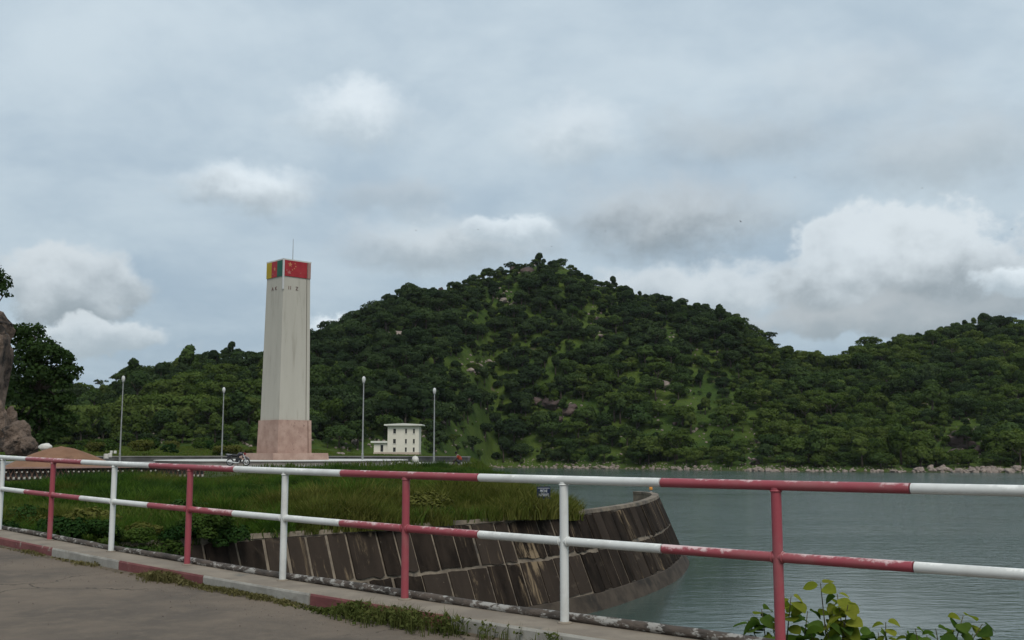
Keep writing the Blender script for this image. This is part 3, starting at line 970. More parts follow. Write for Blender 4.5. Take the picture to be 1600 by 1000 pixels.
# ------------------------------------------------------------------ lamp posts
def lamp(px, ytop, Y, label):
    z0 = float(bank_z(np.array([at(px, 700, Y).x]), np.array([Y]))[0]); z0 = max(z0, PZ + .012)
    p = at(px, ytop, Y); h = p.z - z0
    L = empty('lamp_post', (p.x, Y, z0), label, 'lamp post', 'lamp posts round the plaza')
    MB().lathe([(.18, 0), (.18, .05), (.10, .08), (.10, .9), (.075, .95)], 10).build('base', M['galv'], L)
    MB().tube([(0, 0, .9), (0, 0, h - .62)], [.075, .05], 8).build('pole', M['galv'], L)
    MB().lathe([(.10, h - .64), (.12, h - .60), (.12, h - .54)], 10).build('collar', M['galv'], L)
    MB().lathe([(.09, h - .54), (.15, h - .45), (.17, h - .28), (.14, h - .10), (.07, h - .02), (.02, h)], 12).build('globe', M['lamp_glass'], L, smooth=True)


lamp(193, 587, 104, 'slender lamp post standing by the sand heap')
lamp(350, 605, 116, 'slender lamp post just behind the parked motorcycle')
lamp(568.5, 588, 98, 'slender lamp post between the monument and the white house')
lamp(679, 606, 107, 'slender lamp post between the white house and the crouching person')

# ------------------------------------------------------------------ white three-storey block house
HY0 = 290.0
hb = at(615, 710.8, HY0); hz0 = hb.z
house = empty('block_house', (hb.x, HY0, hz0 - .4), 'cream three-storey block house with flat roof and a low annex', 'building')
S = HY0 / F


def hx(px): return (px - 800) / F / ray(px, 690)[1] * HY0 - hb.x


def hzz(py): return at(615, py, HY0).z - hz0 + .4


D = 7.0
x0, x1, xa0, xa1 = hx(605.5), hx(654.5), hx(584), hx(605.5)
zr, za = hzz(665), hzz(692)


def wall_with_holes(mb, xa, xb, z0, z1, holes, y=0.0, depth=.25):
    """front wall built from strips round its window openings"""
    xs = sorted({xa, xb, *[h[0] for h in holes], *[h[1] for h in holes]}); zs = sorted({z0, z1, *[h[2] for h in holes], *[h[3] for h in holes]})
    for i in range(len(xs) - 1):
        for j in range(len(zs) - 1):
            cx, cz = (xs[i] + xs[i + 1]) / 2, (zs[j] + zs[j + 1]) / 2
            if any(h[0] < cx < h[1] and h[2] < cz < h[3] for h in holes): continue
            mb.add([(xs[i], y, zs[j]), (xs[i + 1], y, zs[j]), (xs[i + 1], y, zs[j + 1]), (xs[i], y, zs[j + 1])], [(0, 1, 2, 3)])
    for h in holes:
        a, b_, c, d = h
        mb.add([(a, y, c), (b_, y, c), (b_, y, d), (a, y, d), (a, y + depth, c), (b_, y + depth, c), (b_, y + depth, d), (a, y + depth, d)], [(0, 1, 5, 4), (1, 2, 6, 5), (2, 3, 7, 6), (3, 0, 4, 7)])


wins = []
for (cx, w) in ((616.3, 4.2), (634.2, 2.8), (646.6, 2.8)):
    for (ya, yb) in ((670, 677.3), (686, 693), (699.2, 706)):
        wins.append((hx(cx - w / 2), hx(cx + w / 2), hzz(yb), hzz(ya)))
zb0 = hzz(706.6)
mb = MB()
wall_with_holes(mb, x0, x1, zb0, zr, wins)
mb.add([(x0, 0, zb0), (x0, D, zb0), (x0, D, zr), (x0, 0, zr)], [(0, 1, 2, 3)])
mb.add([(x1, 0, zb0), (x1, D, zb0), (x1, D, zr), (x1, 0, zr)], [(3, 2, 1, 0)])
mb.add([(x0, D, zb0), (x1, D, zb0), (x1, D, zr), (x0, D, zr)], [(3, 2, 1, 0)])
link('wall', mb.mesh('wall', M['house'], recalc=False), house)
MB().box(((xa0 + x1) / 2, D / 2 - .05, zb0 / 2 - .3), (x1 - xa0 + .1, D + .1, zb0 + .6)).build('base_course', M['house_base'], house)
awin = [(hx(594.3), hx(598.7), hzz(705.8), hzz(695.3))]
mb = MB()
wall_with_holes(mb, xa0, xa1 - .01, zb0, za, awin, .4)
mb.add([(xa0, .4, zb0), (xa0, D - 1, zb0), (xa0, D - 1, za), (xa0, .4, za)], [(0, 1, 2, 3)])
mb.add([(xa0, D - 1, zb0), (xa1, D - 1, zb0), (xa1, D - 1, za), (xa0, D - 1, za)], [(3, 2, 1, 0)])
link('annex_wall', mb.mesh('annex_wall', M['house'], recalc=False), house)
rx0, rx1 = hx(600.3), hx(660)
mb = MB(); zz = zr; zm = zr + .35
mb.add([(rx0, -1, zz), (rx1, -1, zz), (rx1, D + 1, zz), (rx0, D + 1, zz), (rx0, -1, zz + .34), ((rx0 + rx1) / 2, -1, zz + .62), (rx1, -1, zz + .34), (rx1, D + 1, zz + .34), ((rx0 + rx1) / 2, D + 1, zz + .62), (rx0, D + 1, zz + .34)],
       [(3, 2, 1, 0), (0, 1, 6, 5, 4), (1, 2, 7, 6), (2, 3, 9, 8, 7), (3, 0, 4, 9), (4, 5, 8, 9), (5, 6, 7, 8)])
mb.build('roof', M['house_roof'], house)
MB().box(((hx(579.5) + xa1) / 2 - .02, (D - 1) / 2 + .2, za + .25), (xa1 - hx(579.5), D - .2, .5)).build('annex_roof', M['house_roof'], house)
for i, (a, b_, c, d) in enumerate(wins + awin):
    y = .18 if i < len(wins) else .58
    w = MB().box(((a + b_) / 2, y + .03, (c + d) / 2), (b_ - a - .004, .02, d - c - .004)).build('window', M['dark_glass'], house)
    f = MB(); wd = .05
    for q in (a + wd / 2 + .003, b_ - wd / 2 - .003, (a + b_) / 2): f.box((q, y - .01, (c + d) / 2), (wd, .05, d - c - .008))
    for q in (c + wd / 2 + .004, d - wd / 2 - .004, (c + d) / 2): f.box(((a + b_) / 2, y - .012, q), (b_ - a - .01, .05, wd))
    f.build('window_frame', M['window_frame'], w)
    MB().box(((a + b_) / 2, (y - .18) - .05, c - .06), (b_ - a + .2, .14, .08)).build('sill', M['house_roof'], w)

# dark low parapet behind the plaza
def parapet(pts, label):
    a = Vector(pts[0]); P = empty('parapet', (a.x, a.y, PZ + .012), label, 'low wall')
    loc = [Vector((p[0] - a.x, p[1] - a.y, 0)) for p in pts]
    for nm, w, z0, z1, m in (('wall', .28, 0, .50, M['parapet']), ('coping', .42, .502, .60, M['paving'])):
        mb = MB()
        for i in range(len(loc) - 1):
            d = loc[i + 1] - loc[i]; mid = (loc[i] + loc[i + 1]) / 2
            mb.box((mid.x, mid.y, (z0 + z1) / 2), (d.length, w, z1 - z0), math.atan2(d.y, d.x))
        mb.build(nm, m, P)


parapet([(at(150, 710, 112).x, 112), (at(390, 710, 117).x, 117)], 'low dark parapet behind the lamp posts, from the sand heap to the monument')
parapet([(at(492, 710, 115).x, 115), (at(640, 710, 112).x, 112), (at(733, 710, 106).x, 106)], 'low dark parapet between the monument and the crouching person')

# ------------------------------------------------------------------ clay lattice wall along the front of the terrace
la, lb = Vector((PLAZA[1][0], PLAZA[1][1], 0)), Vector((PLAZA[2][0], PLAZA[2][1], 0))
la = la + (la - lb).normalized() * 1.5
nv_ = Vector((lb.y - la.y, -(lb.x - la.x), 0)).normalized()
la, lb = la + nv_ * 1.0, lb + nv_ * 1.0
ld = (lb - la); LL = ld.length; ang = math.atan2(ld.y, ld.x)
lat = empty('lattice_wall', (la.x, la.y, -.50), 'low brown openwork wall with rows of white blocks along the plaza edge', 'wall', None, ang)
ltop = .80 + .04
MB().box((LL / 2, -.16, ltop), (LL, .34, .09)).build('coping', M['coping'], lat)
MB().box((LL / 2, -.16, .02), (LL, .24, .12)).build('footing', M['clay'], lat)
MB().box((LL / 2, .02, ltop / 2), (LL, .06, ltop - .1)).build('backing', M['parapet'], lat)
sp = .285
nb = int(LL / sp)
mb = MB()
for i in range(nb):
    x = (i + .5) * sp
    for s in (-1, 1):
        d = Vector((s * sp / 2, 0, .30)).normalized()
        mb.tube([(x - s * sp / 2, -.14, .40), (x, -.14, .76)], .032, 4)
        mb.tube([(x - s * sp / 2, -.14, .40), (x, -.14, .10)], .032, 4)
mb.build('lattice', M['clay'], lat)
bm0 = MB().box((0, 0, 0), (.105, .10, .13)).mesh('block', M['block_white'])
bm1 = MB().box((0, 0, 0), (.075, .10, .08)).mesh('block', M['block_white'])
rb = random.Random(5)
for i in range(nb):
    if rb.random() < .9: link('block', bm0, lat, loc=((i + .5) * sp, -.23, .26 + rb.uniform(-.01, .01)), rot=(0, rb.uniform(-.1, .1), 0))
    if rb.random() < .62: link('block', bm1, lat, loc=((i + 1.0) * sp, -.22, .60 + rb.uniform(-.015, .015)), rot=(0, math.pi / 4, 0))

# ------------------------------------------------------------------ sand heap
SPX = at(95, 712, 66)
n, mrings = 48, 14
V, Fc = [(0, 0, 1.58)], []
for r in range(1, mrings + 1):
    f = r / mrings
    for j in range(n):
        a = 2 * math.pi * j / n
        R = 3.35 * f * (1 + .10 * math.sin(a * 3 + 1) + .05 * math.sin(a * 5)) * (1.12 if math.cos(a) < 0 else 1.0)
        z = 1.58 * (1 - f) ** 1.0 + .12 * (math.cos(f * math.pi) + 1) * .5 - .25 * math.exp(-(f / .18) ** 2) + .05 * math.sin(a * 7 + f * 9) * f * (1 - f) * 3
        V.append((R * math.cos(a), R * math.sin(a), max(z, 0)))
V[0] = (0, 0, 1.58 + .12 - .25)
for j in range(n): Fc.append((0, 1 + j, 1 + (j + 1) % n))
for r in range(mrings - 1):
    for j in range(n):
        a, b_ = 1 + r * n + j, 1 + r * n + (j + 1) % n
        Fc.append((a, a + n, b_ + n, b_))
mb = MB(); mb.add(V, Fc)
mb.build('sand_heap', M['sand'], smooth=True, loc=(SPX.x, 66, PZ + .008), label='large heap of reddish sand on the plaza edge', cat='sand heap')


def blob(name, r, mat, seed, sub=3, amp=.25, flat=1.0, sharp=False, sc=(1, 1, 1), freq=1.4):
    """rounded rock-like mesh: noise-displaced icosphere, flattened facets if sharp"""
    bm = bmesh.new(); bmesh.ops.create_icosphere(bm, subdivisions=sub, radius=1.0)
    r_ = random.Random(seed)
    planes = [(Vector((r_.gauss(0, 1), r_.gauss(0, 1), r_.gauss(0, 1))).normalized(), r_.uniform(.55, .88)) for _ in range(9 if sharp else 0)]
    from mathutils import noise as mn
    off = Vector((seed * 3.7, seed * 1.3, seed * 2.1))
    for v in bm.verts:
        p = v.co.copy()
        for nrm, d in planes:
            q = p.dot(nrm)
            if q > d: p -= nrm * (q - d) * .9
        k = 1 + amp * mn.fractal(p * freq + off, 1.0, 2.0, 4)
        p *= k
        v.co = Vector((p.x * r * sc[0], p.y * r * sc[1], p.z * r * sc[2] * flat))
    me = bpy.data.meshes.new(name); bm.to_mesh(me); bm.free()
    me.materials.append(mat)
    me.polygons.foreach_set('use_smooth', [not sharp] * len(me.polygons))
    return me


p = at(68, 698, 68.5)
link('white_sack', blob('white_sack', .42, M['white_stone'], 4, 3, .15, .6), None, 'white sack lying behind the crest of the sand heap', 'sack', loc=(p.x, 68.8, p.z - .02))
p = at(649, 720.5, 92)
link('white_boulder', blob('white_boulder', .32, M['white_stone'], 9, 3, .18, 1.1), None, 'round white boulder at the plaza edge below the block house', 'boulder', loc=(p.x, 92, PZ + .36))
for i, (px, py, Y, r) in enumerate(((626, 724, 90.5, .30), (633, 726, 90, .24), (640, 725.5, 90.3, .28), (655, 726, 90, .22), (613, 723, 91, .2), (663, 727, 90, .16), (697, 727, 88.5, .2), (706, 727, 88.6, .24))):
    p = at(px, py, Y)
    z0 = float(bank_z(np.array([p.x]), np.array([Y]))[0])
    link('pale_rubble', blob('pale_rubble', r, M['white_stone'], 20 + i, 2, .2, .6, True), None, 'pale rubble stone in the grass along the plaza edge', 'stone', 'rubble stones on the plaza edge', loc=(p.x, Y, z0 + r * .3))
for i, (px, py, Y, r) in enumerate(((172, 711.5, 103, .2), (166, 713, 102, .24), (180, 706.5, 125, .17), (174, 706.5, 125, .17))):
    p = at(px, py, Y)
    link('pale_drum', MB().lathe([(r * .8, -r), (r, -r * .8), (r, r * .8), (r * .8, r)], 10).mesh('pale_drum', M['white_stone']), None, 'small pale drum beside the lamp post behind the sand heap', 'drum', 'pale drums behind the sand heap', loc=(p.x, Y, max(p.z, (PZ + .02 + r) if Y < 110 else p.z)))

# ------------------------------------------------------------------ motorcycle
bp_ = at(372, 715, 82)
bike = empty('motorcycle', (bp_.x, 82, PZ + .012), 'dark parked motorcycle with bright exhaust in front of the round platform', 'motorcycle', None, math.radians(-4))


def wheel(x):
    w = MB()
    pts = [(x + .25 * math.cos(a), 0, .295 + .25 * math.sin(a)) for a in [2 * math.pi * i / 24 for i in range(25)]]
    w.tube(pts, .05, 8, False)
    W = w.build('wheel', M['black'], bike, smooth=True)
    r = MB()
    r.tube([(x + .2 * math.cos(a), 0, .295 + .2 * math.sin(a)) for a in [2 * math.pi * i / 20 for i in range(21)]], .018, 6, False)
    r.build('rim', M['chrome'], W)
    s = MB()
    for i in range(10):
        a = 2 * math.pi * i / 10
        s.tube([(x, 0, .295), (x + .2 * math.cos(a), 0, .295 + .2 * math.sin(a))], .006, 4)
    s.lathe([(.05, -.05), (.05, .05)], 8, (x, 0, .295))
    s.build('spokes', M['chrome'], W)


wheel(-.62); wheel(.66)
f = MB()
f.tube([(-.62, .06, .3), (-.1, .06, .42), (.05, .04, .75), (.42, 0, .86)], .025, 6)
f.tube([(-.62, -.06, .3), (-.1, -.06, .42), (.05, -.04, .75), (.42, 0, .86)], .025, 6)
f.tube([(.42, 0, .86), (.22, 0, .35), (-.15, 0, .32)], .03, 6)
f.build('frame', M['black'], bike)
f = MB()
for s in (-.08, .08): f.tube([(.66, s, .3), (.42, s, .92)], .025, 6)
f.build('fork', M['chrome'], bike)
MB().add(*(lambda b_: (b_.v, b_.f))(MB().box((.02, 0, .45), (.42, .26, .34), 0, .8))).build('engine', M['black'], bike)
MB().tube([(-.02, 0, .80), (.10, 0, .88), (.26, 0, .92), (.38, 0, .86)], [.10, .145, .14, .07], 10).build('tank', M['bike_paint'], bike, smooth=True)
MB().tube([(-.70, 0, .84), (-.40, 0, .80), (-.15, 0, .78), (0, 0, .80)], [.06, .115, .11, .08], 8).build('seat', M['black'], bike, smooth=True)
MB().tube([(-.86, 0, .62), (-.78, 0, .78), (-.55, 0, .78)], [.05, .08, .08], 8).build('tail', M['bike_paint'], bike)
r = MB()
for s in (-.1, .1): r.tube([(-.45, s, .86), (-.92, s, .90)], .014, 5)
r.tube([(-.92, -.1, .90), (-.92, .1, .90)], .014, 5); r.tube([(-.7, -.1, .88), (-.7, .1, .88)], .014, 5)
r.build('luggage_rack', M['chrome'], bike)
h = MB(); h.tube([(.30, -.36, 1.04), (.40, -.2, 1.06), (.42, 0, 1.0), (.40, .2, 1.06), (.30, .36, 1.04)], .018, 6)
h.build('handlebar', M['black'], bike)
for s in (-1, 1):
    m_ = MB(); m_.tube([(.40, s * .24, 1.06), (.42, s * .30, 1.22)], .008, 5); m_.lathe([(.02, -.02), (.06, 0), (.02, .02)], 8, (.42, s * .30, 1.24)); m_.build('mirror', M['black'], bike)
MB().lathe([(.04, -.08), (.09, -.05), (.10, .05), (.06, .08)], 10, (.52, 0, .92)).build('headlight', M['bike_red'], bike)
MB().tube([(.40, -.0, .62), (.55, 0, .68), (.72, 0, .66), (.90, 0, .52)], .055, 6).build('front_mudguard', M['bike_paint'], bike)
MB().tube([(-.90, 0, .55), (-.80, 0, .66), (-.55, 0, .66)], .06, 6).build('rear_mudguard', M['black'], bike)
MB().tube([(.15, -.14, .40), (.12, -.17, .24), (-.1, -.18, .24), (-.8, -.18, .36)], [.025, .03, .045, .05], 8).build('exhaust', M['chrome'], bike)
MB().tube([(-.05, .1, .3), (-.12, .32, .0)], .015, 5).build('side_stand', M['black'], bike)

# ------------------------------------------------------------------ crouching person at the edge of the plaza
def skin_body(name, joints, edges, mat, levels=2):
    me = bpy.data.meshes.new(name)
    me.from_pydata([j[:3] for j in joints], edges, [])
    o = bpy.data.objects.new(name, me); COL.objects.link(o)
    mod = o.modifiers.new('skin', 'SKIN'); mod.use_smooth_shade = True
    for i, j in enumerate(joints):
        sv = me.skin_vertices[0].data[i]; sv.radius = (j[3], j[4] if len(j) > 4 else j[3]); sv.use_root = (i == 0)
    sb = o.modifiers.new('sub', 'SUBSURF'); sb.levels = levels; sb.render_levels = levels
    dg = bpy.context.evaluated_depsgraph_get()
    m2 = bpy.data.meshes.new_from_object(o.evaluated_get(dg))
    bpy.data.objects.remove(o)
    m2.materials.clear(); m2.materials.append(mat)
    return m2


pp = at(716, 716, 89.0)
pzz = float(bank_z(np.array([pp.x]), np.array([89.0]))[0])
seat_z = max(pzz, at(716, 725.0, 89).z)
person = empty('person', (pp.x, 89.0, seat_z), 'crouching person in a red shirt bending forward at the plaza edge', 'person')
# faces -X (to the left), sitting on the kerb of the plaza, reaching to the feet
J = [(.18, 0, .20, .15, .17), (.16, 0, .38, .14, .17), (.06, 0, .58, .15, .18), (-.05, 0, .70, .10, .12), (-.12, 0, .76, .05, .05), (-.19, 0, .84, .085, .075), (-.21, 0, .93, .085, .08), (-.19, 0, .99, .05, .05),
     (.10, -.10, .19, .10), (-.28, -.14, .38, .075), (-.36, -.13, .02, .05), (-.50, -.14, -.02, .04),
     (.10, .10, .19, .10), (-.30, .14, .36, .075), (-.40, .13, .02, .05), (-.54, .14, -.02, .04),
     (-.03, -.20, .66, .06), (-.14, -.26, .40, .045), (-.38, -.20, .24, .035), (-.47, -.18, .18, .03),
     (-.03, .20, .66, .06), (-.16, .26, .40, .045), (-.40, .20, .22, .035), (-.49, .18, .16, .03)]
Ed = [(0, 1), (1, 2), (2, 3), (3, 4), (4, 5), (5, 6), (6, 7), (0, 8), (8, 9), (9, 10), (10, 11), (0, 12), (12, 13), (13, 14), (14, 15), (3, 16), (16, 17), (17, 18), (18, 19), (3, 20), (20, 21), (21, 22), (22, 23)]
link('body', skin_body('body', J, Ed, M['skin']), person)
Js = [(.19, 0, .26, .16, .185), (.16, 0, .40, .155, .19), (.06, 0, .58, .165, .195), (-.045, 0, .69, .12, .14), (-.03, -.20, .66, .075), (-.10, -.24, .50, .062), (-.03, .20, .66, .075), (-.11, .24, .50, .062)]
link('shirt', skin_body('shirt', Js, [(0, 1), (1, 2), (2, 3), (3, 4), (4, 5), (3, 6), (6, 7)], M['cloth_red']), person)
Jt = [(.19, 0, .16, .165, .185), (.10, -.10, .19, .12), (-.28, -.14, .38, .092), (-.35, -.13, .08, .068), (.10, .10, .19, .12), (-.30, .14, .36, .092), (-.39, .13, .08, .068)]
link('trousers', skin_body('trousers', Jt, [(0, 1), (1, 2), (2, 3), (0, 4), (4, 5), (5, 6)], M['cloth_dark']), person)
link('hair', blob('hair', .105, M['hair'], 3, 3, .1, .95), person, loc=(-.175, 0, .945))
link('collar', MB().tube([(-.08 + .07 * math.cos(a), .09 * math.sin(a), .745 + .03 * math.cos(a)) for a in [2 * math.pi * i / 12 for i in range(13)]], .022, 5, False).mesh('collar', M['collar']), person)

# ------------------------------------------------------------------ no-fishing sign on the bank
SY = 46.3
sp_ = at(849.5, 769.8, SY)
sgz = float(bank_z(np.array([sp_.x]), np.array([SY]))[0])
sign = empty('sign', (sp_.x, SY, sgz), 'small navy blue sign with white lettering at the tip of the grass bank', 'sign', None, math.radians(4))
szc = sp_.z - sgz; sw, sh = 21 / F * SY, 18.5 / F * SY
MB().box((0, .0, szc), (sw, .02, sh)).build('board', M['sign_blue'], sign)
MB().tube([(0, .03, -.1), (0, .03, szc + sh * .3)], .022, 8).build('post', M['galv'], sign)
MB().box((0, -.0125, szc + sh * .37), (sw * .86, .004, .012)).build('border_line', M['sign_white'], sign)
for txt, z, wid in (('PECHE', .13, .52), ('INTERDITE', -.20, .78)):
    me = text_mesh(txt, .16, .002)
    xs = [v.co.x for v in me.vertices]; k = sw * wid / (max(xs) - min(xs))
    me.transform(Matrix.Diagonal((k, 1.0, 1, 1)))
    me.materials.clear(); me.materials.append(M['sign_white'])
    link('lettering', me, sign, loc=(0, -.0145, szc + z * sh), rot=(math.pi / 2, 0, 0))

# ------------------------------------------------------------------ guard railing
rail = empty('guard_railing', crest(3), 'red and white painted pipe guard railing along the dam walkway', 'railing')
RI = Matrix.Translation(-rail.location)
RR = .0335
for i in range(-2, 11):
    ks = [i - .5 + j * .125 for j in range(9)]
    mat = M['rail_white'] if i % 2 else M['rail_red']
    ks[0] += .003; ks[-1] -= .003
    MB().tube([RI @ crest(k, 0, 1.1) for k in ks], RR, 20).build('top_rail', mat, rail, smooth=True)
    MB().tube([RI @ crest(k, 0, ZM) for k in ks], RR, 20).build('middle_rail', mat, rail, smooth=True)
    pt = [RI @ crest(i, 0, z) for z in (-.02, .3, .6, .8, 1.085)]
    po = MB().tube(pt, RR + .001, 20).build('post', M['rail_white'] if i % 2 else M['post_red'], rail, smooth=True)
    tv = (crest(i + .02, 0, 0) - crest(i - .02, 0, 0)).normalized(); u_ = tv.cross(Vector((0, 0, 1))).normalized(); w_ = tv.cross(u_)
    for dk in (-.021, .021):
        pc_ = RI @ crest(i + dk, 0, ZM)
        MB().tube([pc_ + (u_ * math.cos(a) + w_ * math.sin(a)) * (RR + .002) for a in [2 * math.pi * q / 16 for q in range(17)]], .006, 5, False).build('weld', mat, po, smooth=True)
    cz_ = RI @ crest(i, 0, 1.1 - RR - .004)
    MB().tube([cz_ + Vector((math.cos(a), math.sin(a), 0)) * (RR + .002) for a in [2 * math.pi * q / 16 for q in range(17)]], .007, 5, False).build('weld', mat, po, smooth=True)
    MB().lathe([(.060, 0.001), (.058, .008), (.040, .014)], 18, RI @ crest(i, 0, 0)).build('foot_plate', M['walk'], po)

# old pipe lying along the walkway's outer edge
r_ = random.Random(2)
pts, rs = [], []
for j in range(-20, 100):
    k = j * .125
    pts.append(crest(k, .105 + .006 * math.sin(k * 2.1), .030 + .006 * math.sin(k * 3.3) + r_.uniform(-.003, .003))); rs.append(.035 + r_.uniform(-.003, .003))
o0 = pts[30]
mb = MB().tube([p - o0 for p in pts], rs, 14)
mb.build('pipe', M['old_pipe'], smooth=True, loc=o0, label='old pipe with peeling white paint lying along the foot of the railing', cat='pipe')
# couplings on that pipe

# ------------------------------------------------------------------ foliage
LN = []


def soften(me, extra=0):
    """round shading over a leaf spray: normals follow the bough they sit on"""
    me.polygons.foreach_set('use_smooth', [True] * len(me.polygons))
    nl = LN[0]
    if extra: nl = np.vstack([nl, np.zeros((extra, 3))])
    me.normals_split_custom_set(nl.tolist())
    return me


def leaf_cloud(rg, centers, radii, n, s, squash=.85, out_bias=1.0, shell=(.72, 1.05)):
    """n small leaf-spray quads spread over the lobes; returns verts, quads"""
    centers = np.asarray(centers); radii = np.asarray(radii)
    w = radii ** 2 / (radii ** 2).sum()
    idx = rg.choice(len(radii), n, p=w)
    d = rg.normal(size=(n, 3)); d /= np.linalg.norm(d, axis=1, keepdims=True)
    d[:, 2] = np.where(d[:, 2] < -.45, -d[:, 2] * rg.random(n), d[:, 2])
    rad = radii[idx] * rg.uniform(shell[0], shell[1], n)
    P = centers[idx] + d * rad[:, None] * np.array([1, 1, squash])
    # drop what lies deep inside another lobe
    keep = np.ones(n, bool)
    for c, r in zip(centers, radii):
        keep &= np.linalg.norm((P - c) / np.array([1, 1, squash]), axis=1) > r * .62
    P, d = P[keep], d[keep]; n = len(P)
    nr = d * out_bias + rg.normal(size=(n, 3)) * .55 + np.array([0, 0, .35])
    nr /= np.linalg.norm(nr, axis=1, keepdims=True)
    a = np.cross(nr, rg.normal(size=(n, 3))); a /= np.linalg.norm(a, axis=1, keepdims=True)
    b = np.cross(nr, a)
    sz = s * rg.uniform(.55, 1.35, n)[:, None]
    asp = rg.uniform(.55, .9, n)[:, None]
    Q = np.stack([P + a * sz, P + b * sz * asp + nr * sz * .15, P - a * sz, P - b * sz * asp + nr * sz * .15], 1)
    LN.clear(); sn = d * .8 + nr * .55; sn /= np.linalg.norm(sn, axis=1, keepdims=True); LN.append(np.repeat(sn, 4, 0))
    return Q.reshape(-1, 3), np.arange(n * 4).reshape(-1, 4)


def trunk_geo(mb, h, r, limbs, rg, spread):
    mb.tube([(0, 0, -.6), (rg.uniform(-.1, .1), rg.uniform(-.1, .1), h * .5), (rg.uniform(-.25, .25), rg.uniform(-.25, .25), h)], [r * 1.3, r, r * .6], 6)
    for i in range(limbs):
        a = 2 * math.pi * i / limbs + rg.uniform(-.4, .4)
        z0 = h * rg.uniform(.55, .95)
        e = Vector((math.cos(a) * spread, math.sin(a) * spread, z0 + h * rg.uniform(.3, .6)))
        mb.tube([(0, 0, z0), e * .5 + Vector((0, 0, z0 * .42)), e], [r * .55, r * .4, r * .18], 5)
    return mb


def make_lobes(rg, R, H, base, n, flat):
    c, r = [], []
    for i in range(n):
        a = rg.uniform(0, 2 * math.pi); q = math.sqrt(rg.uniform(0, 1)) * .68
        z = base + (H - base) * rg.uniform(.22, .80) * (1 - .3 * q)
        c.append((math.cos(a) * q * R, math.sin(a) * q * R, z)); r.append(R * rg.uniform(.28, .50))
    c.append((0, 0, base + (H - base) * .55)); r.append(R * .58)
    c = np.array(c); r = np.array(r)
    c[:, 2] = np.minimum(c[:, 2], H - r * flat)
    return c, r


def tree_mesh(name, seed, R, H, base, lobes, n, s, mat, flat=.85, squash=.8):
    rg = np.random.default_rng(seed)
    c, r = make_lobes(rg, R, H, base, lobes, flat)
    V, Q = leaf_cloud(rg, c, r, n, s, squash)
    tb = trunk_geo(MB(), base + (H - base) * .35, .13 + .02 * R, 4, rg, R * .5)
    nv = len(V)
    me = bpy.data.meshes.new(name)
    faces = [tuple(q) for q in Q.tolist()] + [tuple(i + nv for i in f) for f in tb.f]
    me.from_pydata(V.tolist() + tb.v, [], faces)
    me.materials.append(mat); me.materials.append(M['bark'])
    me.polygons.foreach_set('material_index', [0] * len(Q) + [1] * len(tb.f))
    me.update()
    soften(me, len(me.loops) - len(Q) * 4)
    return me


TONES = ('dark', 'mid', 'olive')
TREE_PROTO = {t: [] for t in TONES}
sd_ = 100
for t in TONES:
    for (R, H, base, lb_, flat, sq_) in ((3.6, 5.8, 1.2, 10, .85, .8), (3.0, 6.4, 1.4, 9, .9, .95), (4.2, 5.6, 1.3, 13, .7, .62), (2.4, 4.2, .5, 8, .85, .85), (3.3, 5.0, .8, 14, .8, .75), (2.1, 7.4, 1.8, 8, .9, 1.1), (3.9, 6.8, 2.2, 7, .6, .55)):
        sd_ += 1
        TREE_PROTO[t].append((tree_mesh('tree', sd_, R, H, base, lb_, 1150 if lb_ == 7 else 2000, .29, M['tree_' + t], flat, sq_), R, H))

# positions over the slopes
sp = 5.6
xs = np.arange(-330, 420, sp); yv = np.arange(262, 650, sp)
TX, TY = np.meshgrid(xs, yv); TX = TX.ravel() + rng.uniform(-2.7, 2.7, TX.size); TY = TY.ravel() + rng.uniform(-2.7, 2.7, TY.size)
px = u2px(TX / TY)
ft = np.interp(px, [a for a, _ in foot], [b_ for _, b_ in foot]); rd = np.interp(px, [a for a, _ in ridge], [b_ for _, b_ in ridge])
t_ = (TY - ft) / (rd - ft)
keep = (px > -130) & (px < 1730) & (t_ > .008) & (t_ < 1.05)
TX, TY, t_ = TX[keep], TY[keep], t_[keep]
TZ = hill_z(TX, TY)
ppx, ppy = project(np.stack([TX, TY, TZ + 2], 1))
# open grass and bare rock seen in the photograph (centre x, y, half widths in its pixels): fewer trees there
clear = [(1075, 625, 55, 26, .76), (1060, 668, 55, 34, .72), (1105, 695, 40, 32, .76), (1165, 655, 26, 42, .66), (1030, 690, 34, 20, .6), (960, 690, 30, 26, .7), (925, 495, 16, 34, .85), (760, 680, 60, 28, .70), (700, 690, 60, 20, .55), (745, 570, 36, 16, .75), (940, 520, 60, 12, .55), (620, 523, 22, 10, .8), (545, 690, 60, 22, .75), (350, 690, 80, 12, .6), (200, 690, 90, 12, .6), (160, 625, 40, 18, .8), (790, 468, 16, 22, .8), (1500, 690, 40, 40, .75), (1440, 655, 40, 14, .4), (690, 448, 14, 8, .9), (822, 424, 12, 10, .8), (1035, 530, 22, 20, .6), (1100, 560, 30, 14, .4), (870, 640, 60, 16, .55), (620, 695, 60, 18, .97), (620, 665, 45, 40, .0), (1180, 708, 60, 12, .5), (1590, 640, 16, 16, .8), (1380, 600, 40, 16, .35), (1110, 660, 95, 58, .55), (850, 692, 70, 22, .40), (985, 640, 60, 44, .40), (1260, 690, 80, 28, .30), (1440, 610, 90, 40, .25), (760, 625, 60, 30, .35)]
prob = np.zeros(len(TX))
for cx, cy, rx, ry, pr in clear:
    q = ((ppx - cx) / rx) ** 2 + ((ppy - cy) / ry) ** 2
    prob = np.maximum(prob, np.where(q < 1, pr, np.where(q < 1.6, pr * .4, 0)))
prob = np.maximum(prob, np.clip(vnoise(TX, TY, 30, 11, 3) * 1.3 - .55, 0, .3))
keep = rng.random(len(TX)) > prob
